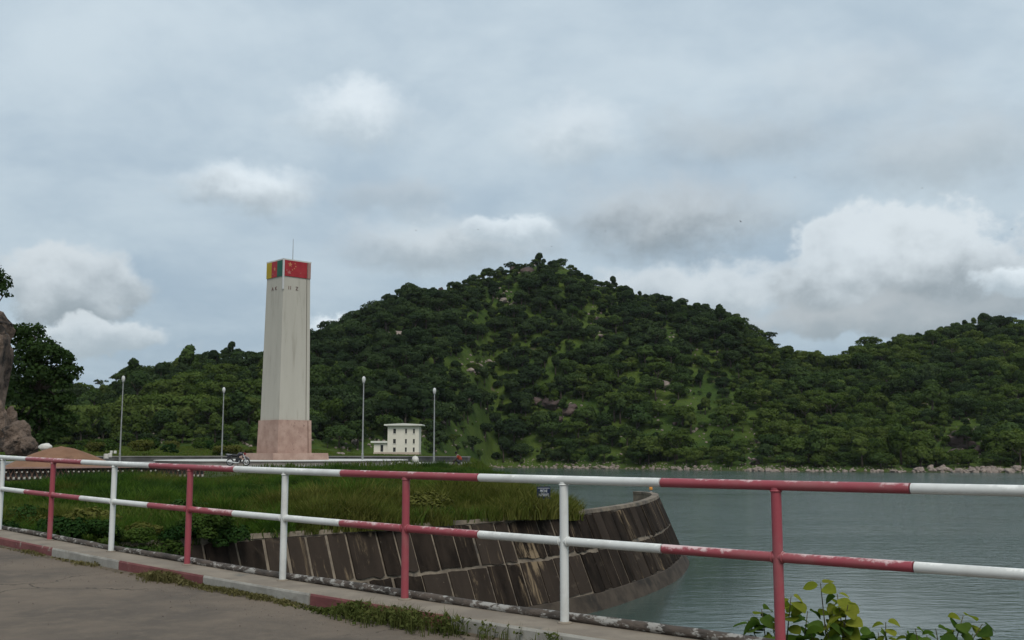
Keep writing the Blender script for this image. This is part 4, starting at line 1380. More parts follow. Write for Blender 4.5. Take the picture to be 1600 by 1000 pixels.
# the house stands clear of trees
keep &= ~((np.abs(TX - house.location.x) < 11) & (TY < HY0 + 13) & (TY > 200))
TX, TY, TZ, t_, ppx, ppy = [a[keep] for a in (TX, TY, TZ, t_, ppx, ppy)]
NT = len(TX)
tn = vnoise(TX, TY, 75, 21, 3) * 1.5 + rng.normal(0, .36, NT) + np.where((ppx > 1150) & (ppy > 540), .55, 0) + np.where(ppx > 1290, .22, 0) + np.where(ppy > 620, .22, 0) - np.where((ppx > 450) & (ppx < 1250) & (ppy < 560), .22, 0)
tone = np.where(tn < .12, 0, np.where(tn < .62, 1, 2))
NS = 7
shape = rng.integers(0, NS, NT)
scl = rng.choice([.75, .95, 1.15, 1.35, 1.6, 1.9], NT, p=[.16, .24, .26, .18, .11, .05]) * rng.uniform(.92, 1.08, NT) * np.where(TY < 345, 1.06, 1.0) * np.where(t_ > .86, np.where(rng.random(NT) < .5, .55, .75), 1)
rot = rng.uniform(0, 2 * math.pi, NT)
# how much of each tree shows
Rr = np.array([[TREE_PROTO[t][s][1] for s in range(NS)] for t in TONES])[tone, shape] * scl
Hh = np.array([[TREE_PROTO[t][s][2] for s in range(NS)] for t in TONES])[tone, shape] * scl
cxp, cyp = project(np.stack([TX, TY, TZ + Hh * .6], 1))
rp_ = Rr / TY * F
order = np.argsort(TY)
buf = np.zeros((1000 // 2, 1600 // 2), bool); vis = np.zeros(NT)
for i in order:
    x0, x1, y0, y1 = int((cxp[i] - rp_[i]) / 2), int((cxp[i] + rp_[i]) / 2) + 1, int((cyp[i] - rp_[i] * .8) / 2), int((cyp[i] + rp_[i] * .8) / 2) + 1
    if x1 <= 0 or x0 >= 800: continue
    x0, x1 = max(x0, 0), min(x1, 800)
    yy, xx = np.mgrid[y0:y1, x0:x1]
    dsk = ((xx * 2 - cxp[i]) / rp_[i]) ** 2 + ((yy * 2 - cyp[i]) / (rp_[i] * .8)) ** 2 < .85
    sub = buf[y0:y1, x0:x1]
    # hidden behind the monument, house, left tree
    fr = dsk & ~sub
    if 404 < cxp[i] < 487: fr = fr & False
    vis[i] = fr.sum(); sub |= dsk
single = np.zeros(NT, bool); single[np.argsort(-vis)[:296]] = True


BANDS = ((.90, 'on the skyline'), (.66, 'high up'), (.42, 'midway up'), (.2, 'low down'), (-1, 'at the hill foot'))
COLS = ((90, 'behind the big dark tree'), (160, 'under the saddle by the big dark tree'), (230, 'behind the lamp post by the sand'), (290, 'on the low ridge past the sand'), (345, 'before the lamp post by the motorcycle'), (404, 'on the shaded side of the monument'), (545, 'close beside the monument'), (600, 'behind the lamp post near the monument'), (665, 'behind the block house'), (725, 'behind the lamp post by the house'), (770, 'above the crouching person'), (820, 'before the summit dome'), (880, 'under the summit dome'), (940, 'just past the summit dome'), (1000, 'above the wing wall end'), (1060, 'beside the open green slope'), (1130, 'past the open green slope'), (1200, 'straight above the near red post'), (1300, 'where the shoulder runs out'), (1380, 'in the dip between the hills'), (1480, 'before the large dark cliff'), (1550, 'around the large dark cliff'), (9999, 'past the cliff on the farther hill'))


def place_phrase(x, t):
    return next(w for q, w in BANDS if t > q) + ' ' + next(w for q, w in COLS if x < q)


TW = {'dark': 'dark green', 'mid': 'mid green', 'olive': 'light olive'}
for i in np.nonzero(single)[0]:
    tt = TONES[tone[i]]
    pl = place_phrase(cxp[i], t_[i])
    lab = TW[tt] + (' large' if scl[i] > 1.25 else ' small') + ' tree ' + pl
    o = link('hill_tree', TREE_PROTO[tt][shape[i]][0], None, lab, 'tree', lab.replace(' tree ', ' trees '), loc=(TX[i], TY[i], TZ[i]), rot=(0, 0, rot[i]))
    o.scale = (scl[i], scl[i], scl[i] * random.uniform(.9, 1.1))


def instancer(name, P, idx, rot, sc, protos, label, cat):
    """one object that scatters copies of the prototype meshes (for the uncountable rest)"""
    me = bpy.data.meshes.new(name); me.from_pydata([tuple(p) for p in P], [], [])
    for nm, typ, data in (('idx', 'INT', idx), ('rotz', 'FLOAT', rot), ('scl', 'FLOAT', sc)):
        a = me.attributes.new(nm, typ, 'POINT'); a.data.foreach_set('value', np.asarray(data, np.int32 if typ == 'INT' else np.float32))
    o = link(name, me, None, label, cat, kind='stuff')
    col = bpy.data.collections.new(name + '_kinds')
    for i, pm in enumerate(protos): col.objects.link(bpy.data.objects.new('kind_%03d' % i, pm))
    ng = bpy.data.node_groups.new(name + '_scatter', 'GeometryNodeTree')
    ng.interface.new_socket('Geometry', in_out='INPUT', socket_type='NodeSocketGeometry')
    ng.interface.new_socket('Geometry', in_out='OUTPUT', socket_type='NodeSocketGeometry')
    N = ng.nodes; Lk = ng.links.new
    gi, go = N.new('NodeGroupInput'), N.new('NodeGroupOutput')
    ci = N.new('GeometryNodeCollectionInfo'); ci.inputs['Collection'].default_value = col
    ci.inputs['Separate Children'].default_value = True; ci.inputs['Reset Children'].default_value = True
    ip = N.new('GeometryNodeInstanceOnPoints'); ip.inputs['Pick Instance'].default_value = True
    def attr(nm, typ):
        n = N.new('GeometryNodeInputNamedAttribute'); n.data_type = typ; n.inputs['Name'].default_value = nm
        return n.outputs[0]
    cx = N.new('ShaderNodeCombineXYZ'); Lk(attr('rotz', 'FLOAT'), cx.inputs[2])
    Lk(gi.outputs[0], ip.inputs['Points']); Lk(ci.outputs[0], ip.inputs['Instance'])
    Lk(attr('idx', 'INT'), ip.inputs['Instance Index']); Lk(cx.outputs[0], ip.inputs['Rotation']); Lk(attr('scl', 'FLOAT'), ip.inputs['Scale'])
    Lk(ip.outputs[0], go.inputs[0])
    md = o.modifiers.new('scatter', 'NODES'); md.node_group = ng
    return o


rest = ~single
protos = [p[0] for t in TONES for p in TREE_PROTO[t]]
instancer('hillside_wood', np.stack([TX, TY, TZ], 1)[rest], (tone * NS + shape)[rest], rot[rest], scl[rest], protos, 'dense green wood covering the slopes of the hills across the lake', 'wood')

# low scrub in the open grass between the trees
ns = 5200
SX = rng.uniform(-300, 400, ns * 5); SYv = rng.uniform(262, 590, ns * 5)
px = u2px(SX / SYv); ft = np.interp(px, [a for a, _ in foot], [b_ for _, b_ in foot])
k_ = (px > -60) & (px < 1660) & (SYv > ft + 1.5) & (SYv < ft + 190)
sqx, sqy = project(np.stack([SX, SYv, hill_z(SX, SYv) + 1], 1))
for cx, cy, rx, ry, pr in clear:
    k_ &= ~((((sqx - cx) / rx) ** 2 + ((sqy - cy) / ry) ** 2 < 1.1) & (rng.random(len(SX)) < pr * .5))
k_ &= ~((np.abs(SX - house.location.x) < 9) & (SYv < HY0 + 10))
SX, SYv = SX[k_][:ns], SYv[k_][:ns]
SC = rng.uniform(.25, .75, len(SX))
instancer('hillside_scrub', np.stack([SX, SYv, hill_z(SX, SYv)], 1), rng.integers(0, 3 * NS, len(SX)), rng.uniform(0, 6.28, len(SX)), SC, protos, 'low green scrub dotted over the open grass of the hillside', 'scrub')

# two thin umbrella trees on the low saddle at the left
for (px_, ytop, lab) in ((157, 592, 'lone flat-topped umbrella tree on the saddle beside the big dark tree'), (181, 585, 'thin flat-topped tree rising above the ridge just at the lamp post by the sand')):
    b0 = hit_hill(px_, 606); topz = at(px_, ytop, b0.y).z; hgt = topz - b0.z
    T = empty('umbrella_tree', b0, lab, 'tree')
    rg = np.random.default_rng(int(px_))
    MB().tube([(0, 0, -.5), (.2, .1, hgt * .45), (-.1, 0, hgt * .85)], [.22, .16, .08], 6).build('trunk', M['bark'], T)
    mb = MB()
    for a in range(5): mb.tube([(0, 0, hgt * .6), (1.6 * math.cos(a * 1.26), 1.6 * math.sin(a * 1.26), hgt * .92)], [.1, .04], 5)
    mb.build('limbs', M['bark'], T)
    cc = [(rg.uniform(-2.2, 2.2), rg.uniform(-1.7, 1.7), hgt * .86 + rg.uniform(-1.2, .3)) for _ in range(9)]
    V, Q = leaf_cloud(rg, cc, np.full(9, .95), 800, .22, .65)
    link('crown', soften(np_mesh('crown', V, Q, [M['tree_dark']])), T)

# ------------------------------------------------------------------ rocks
ROCKP = [blob('boulder', 1.0, M['rock_pink'], 60 + i, 2, .28, .72, True, (1.0, .85, 1)) for i in range(7)]
ROCKD = [blob('outcrop', 1.0, M['rock_dark'], 80 + i, 3, .35, .85, True, (1.0, .9, 1)) for i in range(5)]
rr_ = random.Random(11)
# boulders along the waterline: (px0, px1, count, pixels up the bank, size range in m)
shore = []
for (a, b_, n, hgt, s0, s1) in ((765, 870, 40, 2.2, .3, .9), (880, 965, 60, 2.4, .35, 1.0), (975, 1110, 60, 2.8, .3, 1.0), (1150, 1240, 22, 1.5, .6, 1.6), (1250, 1330, 18, 1.6, .4, 1.2), (1345, 1410, 16, 1.4, .5, 1.3), (1420, 1600, 66, 3.0, .4, 1.9), (1600, 1700, 10, 2.5, .5, 1.6)):
    for _ in range(n): shore.append((rr_.uniform(a, b_), hgt, rr_.uniform(s0, s1)))


def shore_phrase(x, s):
    return ('small' if s < .65 else 'middling' if s < .95 else 'large') + ' pale boulder at the far waterline, ' + next(w for q, w in COLS if x < q)


for (x, hgt, s) in shore:
    u = (x - 800) / F
    Y = float(np.interp(x, [a for a, _ in foot], [b_ for _, b_ in foot]))
    # walk to where the land leaves the water
    yy = np.arange(Y - 6, Y + 16, .25); zz = hill_z(u * yy, yy)
    k = int(np.argmax(zz > WATER - .1)); k = min(k + int(abs(rr_.gauss(0, hgt)) / .25), len(yy) - 1)
    lab = shore_phrase(x, s)
    o = link('shore_boulder', rr_.choice(ROCKP), None, lab, 'boulder', lab.replace('boulder', 'boulders'), loc=(u * yy[k], yy[k], zz[k] + s * .15), rot=(rr_.uniform(-.3, .3), rr_.uniform(-.3, .3), rr_.uniform(0, 6.3)))
    o.scale = (s, s * rr_.uniform(.8, 1.2), s * rr_.uniform(.7, 1.1))
# finer rubble between them
RX = []
for _ in range(700):
    x = rr_.choice((rr_.gauss(820, 40), rr_.gauss(930, 35), rr_.gauss(1050, 50), rr_.gauss(1190, 40), rr_.gauss(1290, 50), rr_.gauss(1500, 70), rr_.uniform(760, 1680))); u = (x - 800) / F
    Y = float(np.interp(x, [a for a, _ in foot], [b_ for _, b_ in foot])) + rr_.uniform(-4, 5)
    z = float(hill_z(u * Y, Y))
    if z > WATER - .3: RX.append((u * Y, Y, z))
instancer('shore_rubble', np.array(RX), rng.integers(0, 7, len(RX)), rng.uniform(0, 6.28, len(RX)), rng.uniform(.12, .42, len(RX)), ROCKP, 'small pale stones scattered along the far waterline', 'stones')

# outcrops on the slopes: px, py, radius px, dark?, label
outs = [(824, 424, 13, 1, 'brown rock dome on the summit of the big hill'), (803, 420, 8, 1, 'small dark rock knob beside the summit dome'), (672, 452, 9, 1, 'small dark rock on the skyline above the block house'), (690, 446, 9, 1, 'round brown rock crowning the shoulder above the block house'),
        (622, 523, 13, 0, 'pale rock face on the slope above and beside the monument'), (607, 526, 7, 0, 'small pale rock on the slope just beside the monument'), (787, 470, 9, 0, 'pinkish crag below the summit dome'), (800, 478, 7, 0, 'small pinkish crag below the summit dome, lower of two'), (783, 462, 6, 0, 'thin pale ledge just below the summit dome'),
        (748, 573, 11, 0, 'pale scree rock in the middle of the big slope'), (735, 578, 7, 0, 'small pale scree rock, lower one in mid slope'), (765, 565, 7, 0, 'small pale scree rock, upper one in mid slope'),
        (862, 632, 18, 1, 'broad dark brown outcrop low on the big slope'), (890, 640, 14, 1, 'dark brown outcrop low on the slope, beside a broader one'), (840, 626, 10, 1, 'small dark brown outcrop low on the big slope'), (875, 655, 8, 1, 'lowest dark brown outcrop on the big slope'),
        (935, 500, 8, 1, 'dark rock in a small green clearing near the skyline'), (1020, 518, 9, 0, 'tan rock on the falling shoulder, upper one'), (1030, 532, 8, 0, 'tan rock on the falling shoulder, lower one'), (940, 525, 6, 0, 'pale rock in the upper clearing'),
        (1037, 600, 14, 0, 'long pale slab above the open green slope'), (1052, 606, 7, 1, 'dark rock at the end of the long pale slab'), (1055, 663, 6, 1, 'small dark rock in the open green slope'),
        (1505, 690, 24, 1, 'large dark cliff above the far shore'), (1490, 708, 16, 1, 'dark broken rock below the large cliff'), (1528, 702, 14, 1, 'dark rock beside the large cliff'), (1520, 676, 9, 0, 'pale block on top of the large dark cliff'), (1470, 716, 9, 1, 'low dark rock at the water below the cliff'),
        (1592, 616, 12, 1, 'dark crag high on the farther slope at the picture edge'), (1595, 652, 9, 0, 'pale crag on the farther slope at the picture edge'), (1175, 690, 8, 1, 'dark rock above the shore below the shoulder'), (1180, 722, 9, 1, 'brown rock at the waterline below the shoulder'),
        (385, 615, 13, 1, 'brown rock among trees beside the monument'), (372, 606, 8, 0, 'small pale rock among trees beside the monument'), (325, 590, 9, 1, 'brown rock high on the low ridge'), (555, 690, 10, 0, 'tan bare rock on the slope foot beside the monument'), (515, 676, 7, 0, 'small tan rock close beside the monument'), (540, 660, 8, 1, 'brown rock above the slope foot beside the monument'), (735, 625, 9, 1, 'purple brown rock above the lamp post by the house'), (690, 660, 8, 0, 'pale broken rock behind the lamp post by the house'), (700, 645, 7, 0, 'smaller pale rock behind the lamp post by the house')]
SAT = []
for i, (x, y, r, dk, lab) in enumerate(outs):
    p = hit_hill(x, y + r * .35); R = r / F * p.y * .85
    for _ in range(7): SAT.append(hit_hill(x + rr_.gauss(0, r * .9), min(y + rr_.gauss(0, r * .7), 726)))
    o = link('rock_outcrop', (ROCKD if dk else ROCKP)[i % (5 if dk else 7)], None, lab, 'rock', loc=(p.x, p.y - R * .2, p.z + R * .28), rot=(rr_.uniform(-.2, .2), rr_.uniform(-.2, .2), rr_.uniform(0, 6.3)))
    o.scale = (R * 1.15, R, R * (1.0 if dk else .85))
# small pale stones on the slopes
RX = [(p.x, p.y, p.z + .2) for p in SAT]
while len(RX) < 900:
    cx, cy, rx, ry, pr = rr_.choice(clear + [(800, 560, 400, 90, .3), (200, 680, 150, 20, .5), (400, 690, 60, 14, .5), (560, 690, 60, 14, .5)])
    a = rr_.uniform(0, 6.28); q = math.sqrt(rr_.random())
    x, y = cx + rx * q * math.cos(a), cy + ry * q * math.sin(a)
    if y > 730 or x < 0: continue
    p = hit_hill(x, y)
    RX.append((p.x, p.y, p.z + .1))
instancer('slope_stones', np.array(RX), rng.integers(0, 7, len(RX)), rng.uniform(0, 6.28, len(RX)), rng.uniform(.2, .8, len(RX)), ROCKP, 'pale stones strewn over the hillside clearings', 'stones')

# rock stack at the left
for i, (px_, py_, Y, rx, rz, lab) in enumerate(((-22, 585, 80, 42, 100, 'tall weathered rock pillar at the picture edge, before the big dark tree'), (-30, 520, 80.5, 46, 38, 'rounded cap rock on top of the tall rock pillar'), (-2, 672, 78, 20, 42, 'leaning boulder at the foot of the rock pillar'), (30, 688, 77, 26, 28, 'mossy boulder between the rock pillar and the sand heap'), (17, 660, 79, 9, 24, 'narrow upright rock wedged below the pillar'), (44, 696, 76, 12, 14, 'small mossy stone touching the sand heap'))):
    p = at(px_, py_, Y); R = rx / F * Y; Rz = rz / F * Y
    me = blob('rock', 1.0, M['rock_warm'], 140 + i, 4, .30, 1.0, True, (R, R * 1.1, Rz), 1.6)
    link('rock_pillar' if i < 2 else 'boulder', me, None, lab, 'rock', loc=p)


def big_tree(px_, ybase, Y, lobes, label, n, s, trunk_r, mat):
    """near tree: lobes are (px, py, r px) in the plane of the trunk, spread in depth too"""
    b0 = at(px_, ybase, Y); rg = np.random.default_rng(int(abs(px_)) + 5)
    T = empty('broadleaf_tree', b0, label, 'tree')
    c, r = [], []
    for (x, y, q) in lobes:
        p = at(x, y, Y); R = q / F * Y
        for dy in (-1, 0, 1):
            c.append((p.x - b0.x + rg.uniform(-.3, .3) * R, dy * R * 1.1 + rg.uniform(-.5, .5), p.z - b0.z + rg.uniform(-.2, .2) * R)); r.append(R * (1 if dy == 0 else .8))
    V, Q = leaf_cloud(rg, c, r, n, s, .85, .7, (.55, 1.12))
    link('crown', soften(np_mesh('crown', V, Q, [mat])), T)
    zt_ = max(q[2] for q in c)
    MB().tube([(0, 0, -.4), (.2, 0, zt_ * .3), (0, .2, zt_ * .55), (.3, 0, zt_ * .8)], [trunk_r * 1.3, trunk_r, trunk_r * .8, trunk_r * .4], 8).build('trunk', M['bark'], T, smooth=True)
    for j in range(0, len(c), 3):
        q = Vector(c[j + 1]); st = Vector((0.1, 0, zt_ * rg.uniform(.3, .55)))
        MB().tube([st, st.lerp(q, .5) + Vector((0, 0, .3)), q], [trunk_r * .45, trunk_r * .3, trunk_r * .12], 6).build('limb', M['bark'], T)


big_tree(52, 712, 96, [(28, 528, 22), (45, 520, 18), (60, 548, 26), (78, 560, 24), (95, 560, 18), (108, 578, 15), (40, 575, 30), (70, 595, 28), (95, 600, 16), (35, 620, 30), (65, 630, 24), (25, 655, 22), (50, 662, 20), (112, 590, 9), (78, 650, 20), (98, 625, 16), (30, 685, 20), (60, 688, 20), (85, 680, 18), (105, 655, 14)], 'big dark broadleaf tree behind the rock pillar', 21000, .17, .32, M['near_tree'])
big_tree(-70, 700, 84, [(-60, 430, 40), (-20, 440, 22), (0, 452, 11), (8, 460, 7), (-45, 470, 30), (-3, 432, 7)], 'tree overhanging the top of the rock pillar, only leaf tips in view', 5000, .15, .3, M['near_tree'])

# bushes between the plaza and the hill at the left
BUSHP = []
for t in ('bush_green', 'bush_olive', 'bush_dark'):
    for i in range(3):
        sd_ += 1
        rg = np.random.default_rng(sd_)
        c, r = make_lobes(rg, 1.0, 1.25, .1, 9, .8)
        V, Q = leaf_cloud(rg, c, r, 1700, .075, .8, .8)
        BUSHP.append(soften(np_mesh('bush', V, Q, [M[t]])))
BW = ('bright green', 'yellowish olive', 'dark green')
for i in range(26):
    x = rr_.uniform(60, 400); Y = rr_.uniform(165, 268)
    if 395 < x < 490: continue
    u = (x - 800) / F; z = float(hill_z(u * Y, Y)); s = rr_.uniform(1.2, 2.6)
    q = rr_.choice((0, 0, 2, 2, 1))
    lab = ('big ' if s > 1.9 else 'small ') + BW[q] + ' bush on the flat grass ' + next(w for q_, w in COLS if x < q_)
    o = link('field_bush', BUSHP[q * 3 + i % 3], None, lab, 'bush', lab.replace('bush', 'bushes'), loc=(u * Y, Y, z), rot=(0, 0, rr_.uniform(0, 6)))
    o.scale = (s, s, s * rr_.uniform(.7, 1.0))

# ------------------------------------------------------------------ grass bank vegetation
POSTS = ((1212, 'near red post'), (882, 'near white post'), (636, 'second red post'), (445, 'second white post'), (296, 'third red post'), (179, 'third white post'), (80, 'last red post'), (2, 'last white post'))


def bay(x):
    """which bay of the railing a thing is seen through"""
    for (xa, na), (xb, nb) in zip(POSTS[1:], POSTS[:-1]):
        if x >= xa: return 'between ' + na + ' and ' + nb
    return 'past the last white post'


def blades(P, hgt, wid, per, lean, rg, spread):
    """grass tufts: per blades at each point, each a bent two-triangle blade"""
    n = len(P) * per
    B = np.repeat(P, per, 0) + np.concatenate([rg.normal(0, spread, (n, 2)), np.zeros((n, 1))], 1)
    H = np.repeat(np.broadcast_to(hgt, (len(P),)), per) * rg.uniform(.55, 1.25, n)
    a = rg.uniform(0, 2 * math.pi, n); l = rg.uniform(.1, 1, n) * lean * H
    d = np.stack([np.cos(a), np.sin(a), np.zeros(n)], 1); sidev = np.stack([-np.sin(a), np.cos(a), np.zeros(n)], 1)
    a2 = rg.uniform(0, 2 * math.pi, n); sidev = np.stack([np.cos(a2), np.sin(a2), np.zeros(n)], 1)
    w = wid * rg.uniform(.6, 1.4, n)[:, None]
    mid = B + d * (l * .35)[:, None] + np.stack([0 * H, 0 * H, H * .6], 1)
    tip = B + d * l[:, None] + np.stack([0 * H, 0 * H, H], 1)
    V = np.stack([B - sidev * w * .5 - [0, 0, .05], B + sidev * w * .5 - [0, 0, .05], mid + sidev * w * .45, tip, mid - sidev * w * .45], 1).reshape(-1, 3)
    k = np.arange(n)[:, None] * 5
    return V, np.concatenate([k + [[0, 1, 2]], k + [[0, 2, 4]], k + [[4, 2, 3]]], 0)


LATL = np.array([(la.x, la.y), (lb.x, lb.y)])
ng = 60000
gxx = rng.uniform(-34, 4, ng * 2); gyy = rng.uniform(20, 108, ng * 2)
ppx_ = u2px(gxx / gyy)
k_ = inside(LAND, gxx, gyy) & ~inside(PLAZA, gxx, gyy) & (ppx_ > -40) & (ppx_ < 920)
k_ &= rng.random(len(gxx)) < np.clip(1.25 - gyy / 130, .35, 1)
gxx, gyy = gxx[k_][:ng], gyy[k_][:ng]
P = np.stack([gxx, gyy, bank_z(gxx, gyy)], 1)
hn = .22 + .42 * np.clip(vnoise(gxx, gyy, 5, 31, 3) * .9 + .5, 0, 1)
hn = hn * np.clip(pdist(LATL, gxx, gyy) / 7, .12, 1)
V, T3 = blades(P, hn, .05, 5, .7, rng, .14)
link('bank_grass', np_mesh('bank_grass', V, T3, [M['grass']]), None, 'rough green grass covering the bank below the plaza', 'grass', kind='stuff')

# grass on the flat beyond the plaza
ng = 16000
gxx = rng.uniform(-150, -4, ng * 2); gyy = rng.uniform(119, 285, ng * 2); ppx_ = u2px(gxx / gyy)
k_ = (ppx_ > -20) & (ppx_ < 738); gxx, gyy = gxx[k_][:ng], gyy[k_][:ng]
P = np.stack([gxx, gyy, hill_z(gxx, gyy)], 1)
V, T3 = blades(P, .35, .14, 4, .6, rng, .35)
link('field_grass', np_mesh('field_grass', V, T3, [M['grass']]), None, 'flat strip of grass between the plaza and the hills', 'grass', kind='stuff')

# thick grass mounds over the bank
TUFT = []
for t in ('tuft_green', 'tuft_olive', 'tuft_dark'):
    for i in range(3):
        rg = np.random.default_rng(900 + len(TUFT))
        a = rg.uniform(0, 6.28, 150); q = np.sqrt(rg.random(150)) * .62
        V, T3 = blades(np.stack([np.cos(a) * q, np.sin(a) * q, np.zeros(150)], 1), .72 * np.clip(1.1 - q, .35, 1), .030, 5, .9, rg, .05)
        TUFT.append(np_mesh('tuft', V, T3, [M[t]]))
nu = 3800
ux = rng.uniform(-32, 3.5, nu * 4); uy = rng.uniform(22, 93, nu * 4); upx = u2px(ux / uy)
k_ = inside(LAND, ux, uy) & ~inside(PLAZA, ux, uy) & (upx > -30) & (upx < 905) & (pdist(WLAND, ux, uy) > .15) & (pdist(PLAZA, ux, uy, True) > 3.2) & (pdist(LATL, ux, uy) > 6.5)
k_ &= rng.random(len(ux)) < np.clip(1.35 - uy / 75, .25, 1)
ux, uy = ux[k_][:nu], uy[k_][:nu]; upx = u2px(ux / uy)
un = vnoise(ux, uy, 7, 51, 3) * 1.3 + rng.normal(0, .22, len(ux)) + np.where((upx > 440) & (uy < 58), .18, -.15)
ui = np.where(un > .22, 3, np.where(un > -.25, 0, 6)) + rng.integers(0, 3, len(ux))
instancer('bank_tussocks', np.stack([ux, uy, bank_z(ux, uy) - .04], 1), ui, rng.uniform(0, 6.28, len(ux)), rng.uniform(.5, .95, len(ux)) * np.clip(1 + vnoise(ux, uy, 5, 71, 3) * 1.2, .55, 1.8) * np.where(pdist(WLAND, ux, uy) < 5, 1.3, 1.0), TUFT, 'thick mounds of grass covering the bank below the plaza', 'grass')

# shrubs on the bank
bank = []
for _ in range(26):                                   # the olive scrub just above the wing wall
    i = rr_.randint(18, iw - 2); w = WPATH[i]; n = wnorm(i); o_ = rr_.uniform(.9, 5.0)
    bank.append((w.x - n.x * o_, w.y - n.y * o_, rr_.uniform(.5, 1.25), rr_.choice((1, 1, 1, 0, 2)), 0))
for _ in range(16):                                   # growth at the left, by the dam
    bank.append((rr_.uniform(-27, -11), rr_.uniform(27, 52), rr_.uniform(.4, .8), rr_.choice((0, 0, 2, 0)), 1))
for _ in range(24):
    Y = rr_.uniform(44, 84); x = rr_.uniform(330, 840); bank.append(((x - 800) / F * Y, Y, rr_.uniform(.3, .7), rr_.choice((0, 0, 1, 2)), 2))
for (x, Y, s, q) in ((735, 86, .8, 0), (745, 82, .7, 0), (770, 76, .9, 0), (790, 70, .8, 2), (810, 64, .8, 0), (825, 58, .8, 0), (838, 53, .6, 2), (832, 50, .6, 0), (870, 47.5, .6, 0), (880, 46, .55, 1), (846, 45.6, .75, 0), (858, 45.4, .7, 1), (868, 45.8, .6, 0), (836, 45.6, .8, 1), (600, 88, .5, 0), (575, 88.5, .55, 2), (560, 88.5, .4, 0)): bank.append(((x - 800) / F * Y, Y, s, q, 3))
WH = ('shrub above the curved wall', 'shrub in the hollow', 'shrub on the grass bank', 'shrub on the bank crest')
for i, (x, y, s, q, wch) in enumerate(bank):
    xa, ya = np.array([x]), np.array([y])
    if not inside(LAND, xa, ya)[0] or inside(PLAZA, xa, ya)[0]: continue
    if float(pdist(WLAND, xa, ya)[0]) < s * .75 or float(pdist(LATL, xa, ya)[0]) < 7: continue
    z = float(bank_z(xa, ya)[0])
    lab = ('big ' if s > .72 else 'small ') + BW[q] + ' ' + WH[wch] + ', ' + bay(u2px(x / y))
    o = link('bank_shrub', BUSHP[q * 3 + i % 3], None, lab, 'shrub', lab.replace('shrub', 'shrubs'), loc=(x, y, z - .05), rot=(0, 0, rr_.uniform(0, 6)))
    o.scale = (s, s, s * rr_.uniform(.6, .85))

# hanging growth over the left end of the wing wall
for i in range(44):
    j = int(rr_.triangular(2, 60, 26)); s = rr_.uniform(.5, .95); gq = i % 2
    p = wpt(j, rr_.uniform(-.35, .55), .05)
    lab = ('bright green' if gq else 'dark green') + ' creeper hanging over the shaded end of the curved wall'
    o = link('creeper', BUSHP[(0 if gq else 6) + i % 3], None, lab, 'creeper', lab.replace('creeper', 'creepers'), loc=p - Vector((0, 0, s * .35)), rot=(0, 0, rr_.uniform(0, 6)))
    o.scale = (s, s, s * .85)

# ------------------------------------------------------------------ dirt, grit and weeds along the kerb
rd_ = random.Random(8)
V, Fc = [], []
ks_ = [k * .04 for k in range(-70, 260)]
for q, k in enumerate(ks_):
    w = .05 + .10 * max(0, .5 + float(vnoise(np.array([k * 1.7]), np.array([5.]), 1.0, 61, 4)[0])) + rd_.uniform(-.012, .012)
    V += [crest(k, -.345, -.108), crest(k, -.36 - w * .5, -.112), crest(k, -.36 - w, -.1245)]
    if q: a = q * 3; Fc += [(a - 3, a - 2, a + 1, a), (a - 2, a - 1, a + 2, a + 1)]
mb = MB(); mb.add(V, Fc); mb.build('kerb_dirt', M['dirt'], smooth=True, kind='stuff', label='brown dirt washed up along the foot of the kerb', cat='dirt')
# pebbles and grit on the road
gp = []
for _ in range(900):
    k = rd_.uniform(-1.5, 8); gp.append((crest(k, -.40 - abs(rd_.gauss(0, .35)) - (rd_.random() < .15) * rd_.uniform(0, 2.5), -.124), rd_.uniform(.003, .009)))
instancer('road_grit', np.array([g[0] for g in gp]), rng.integers(0, 7, len(gp)), rng.uniform(0, 6.28, len(gp)), np.array([g[1] for g in gp]), ROCKP, 'grit and small pebbles scattered on the road by the kerb', 'grit')
def kerb_weeds(name, k0, k1, n, hgt, mat, label, spread, per=6, wid=.012, leafy=0):
    rg = np.random.default_rng(n)
    ks = rg.uniform(k0, k1, n)
    dens = np.array([vnoise(np.array([k * 1.3]), np.array([0.]), 1.0, 41, 3)[0] for k in ks])
    ks = ks[rg.random(n) < np.clip(.72 + dens * 1.6, .12, 1)]
    wv = np.array([vnoise(np.array([k * 2.1]), np.array([3.]), 1.0, 43, 3)[0] for k in ks])
    edge = np.clip(np.minimum(ks - k0, k1 - ks) / .5, .15, 1)
    hv = hgt * np.clip(.62 + wv * 1.1, .22, 1.25) * edge
    P = np.array([crest(k, -.36 - abs(rg.normal(0, spread)) * (.4 + h_ / hgt), -.124) for k, h_ in zip(ks, hv)])
    V, T3 = blades(P, hv, wid, per, 1.0, rg, .022)
    if leafy:
        ci_ = rg.choice(len(P), leafy); c = P[ci_]
        n_ = rg.normal(size=(leafy, 3)); n_[:, 2] = abs(n_[:, 2]) + .5; n_ /= np.linalg.norm(n_, axis=1, keepdims=True)
        a = np.cross(n_, rg.normal(size=(leafy, 3))); a /= np.linalg.norm(a, axis=1, keepdims=True); b = np.cross(n_, a)
        c = c + np.stack([rg.normal(0, .03, leafy), rg.normal(0, .03, leafy), rg.uniform(.05, .95, leafy) * hv[ci_]], 1)
        s = rg.uniform(.010, .028, leafy)[:, None]
        L4 = np.stack([c + a * s, c + b * s * .6, c - a * s, c - b * s * .6], 1).reshape(-1, 3)
        q = np.arange(leafy)[:, None] * 4 + len(V)
        V = np.vstack([V, L4]); T3 = np.vstack([T3, q + [[0, 1, 2]], q + [[0, 2, 3]]])
    link(name, np_mesh(name, V, T3, [mat]), None, label, 'weeds', kind='stuff')


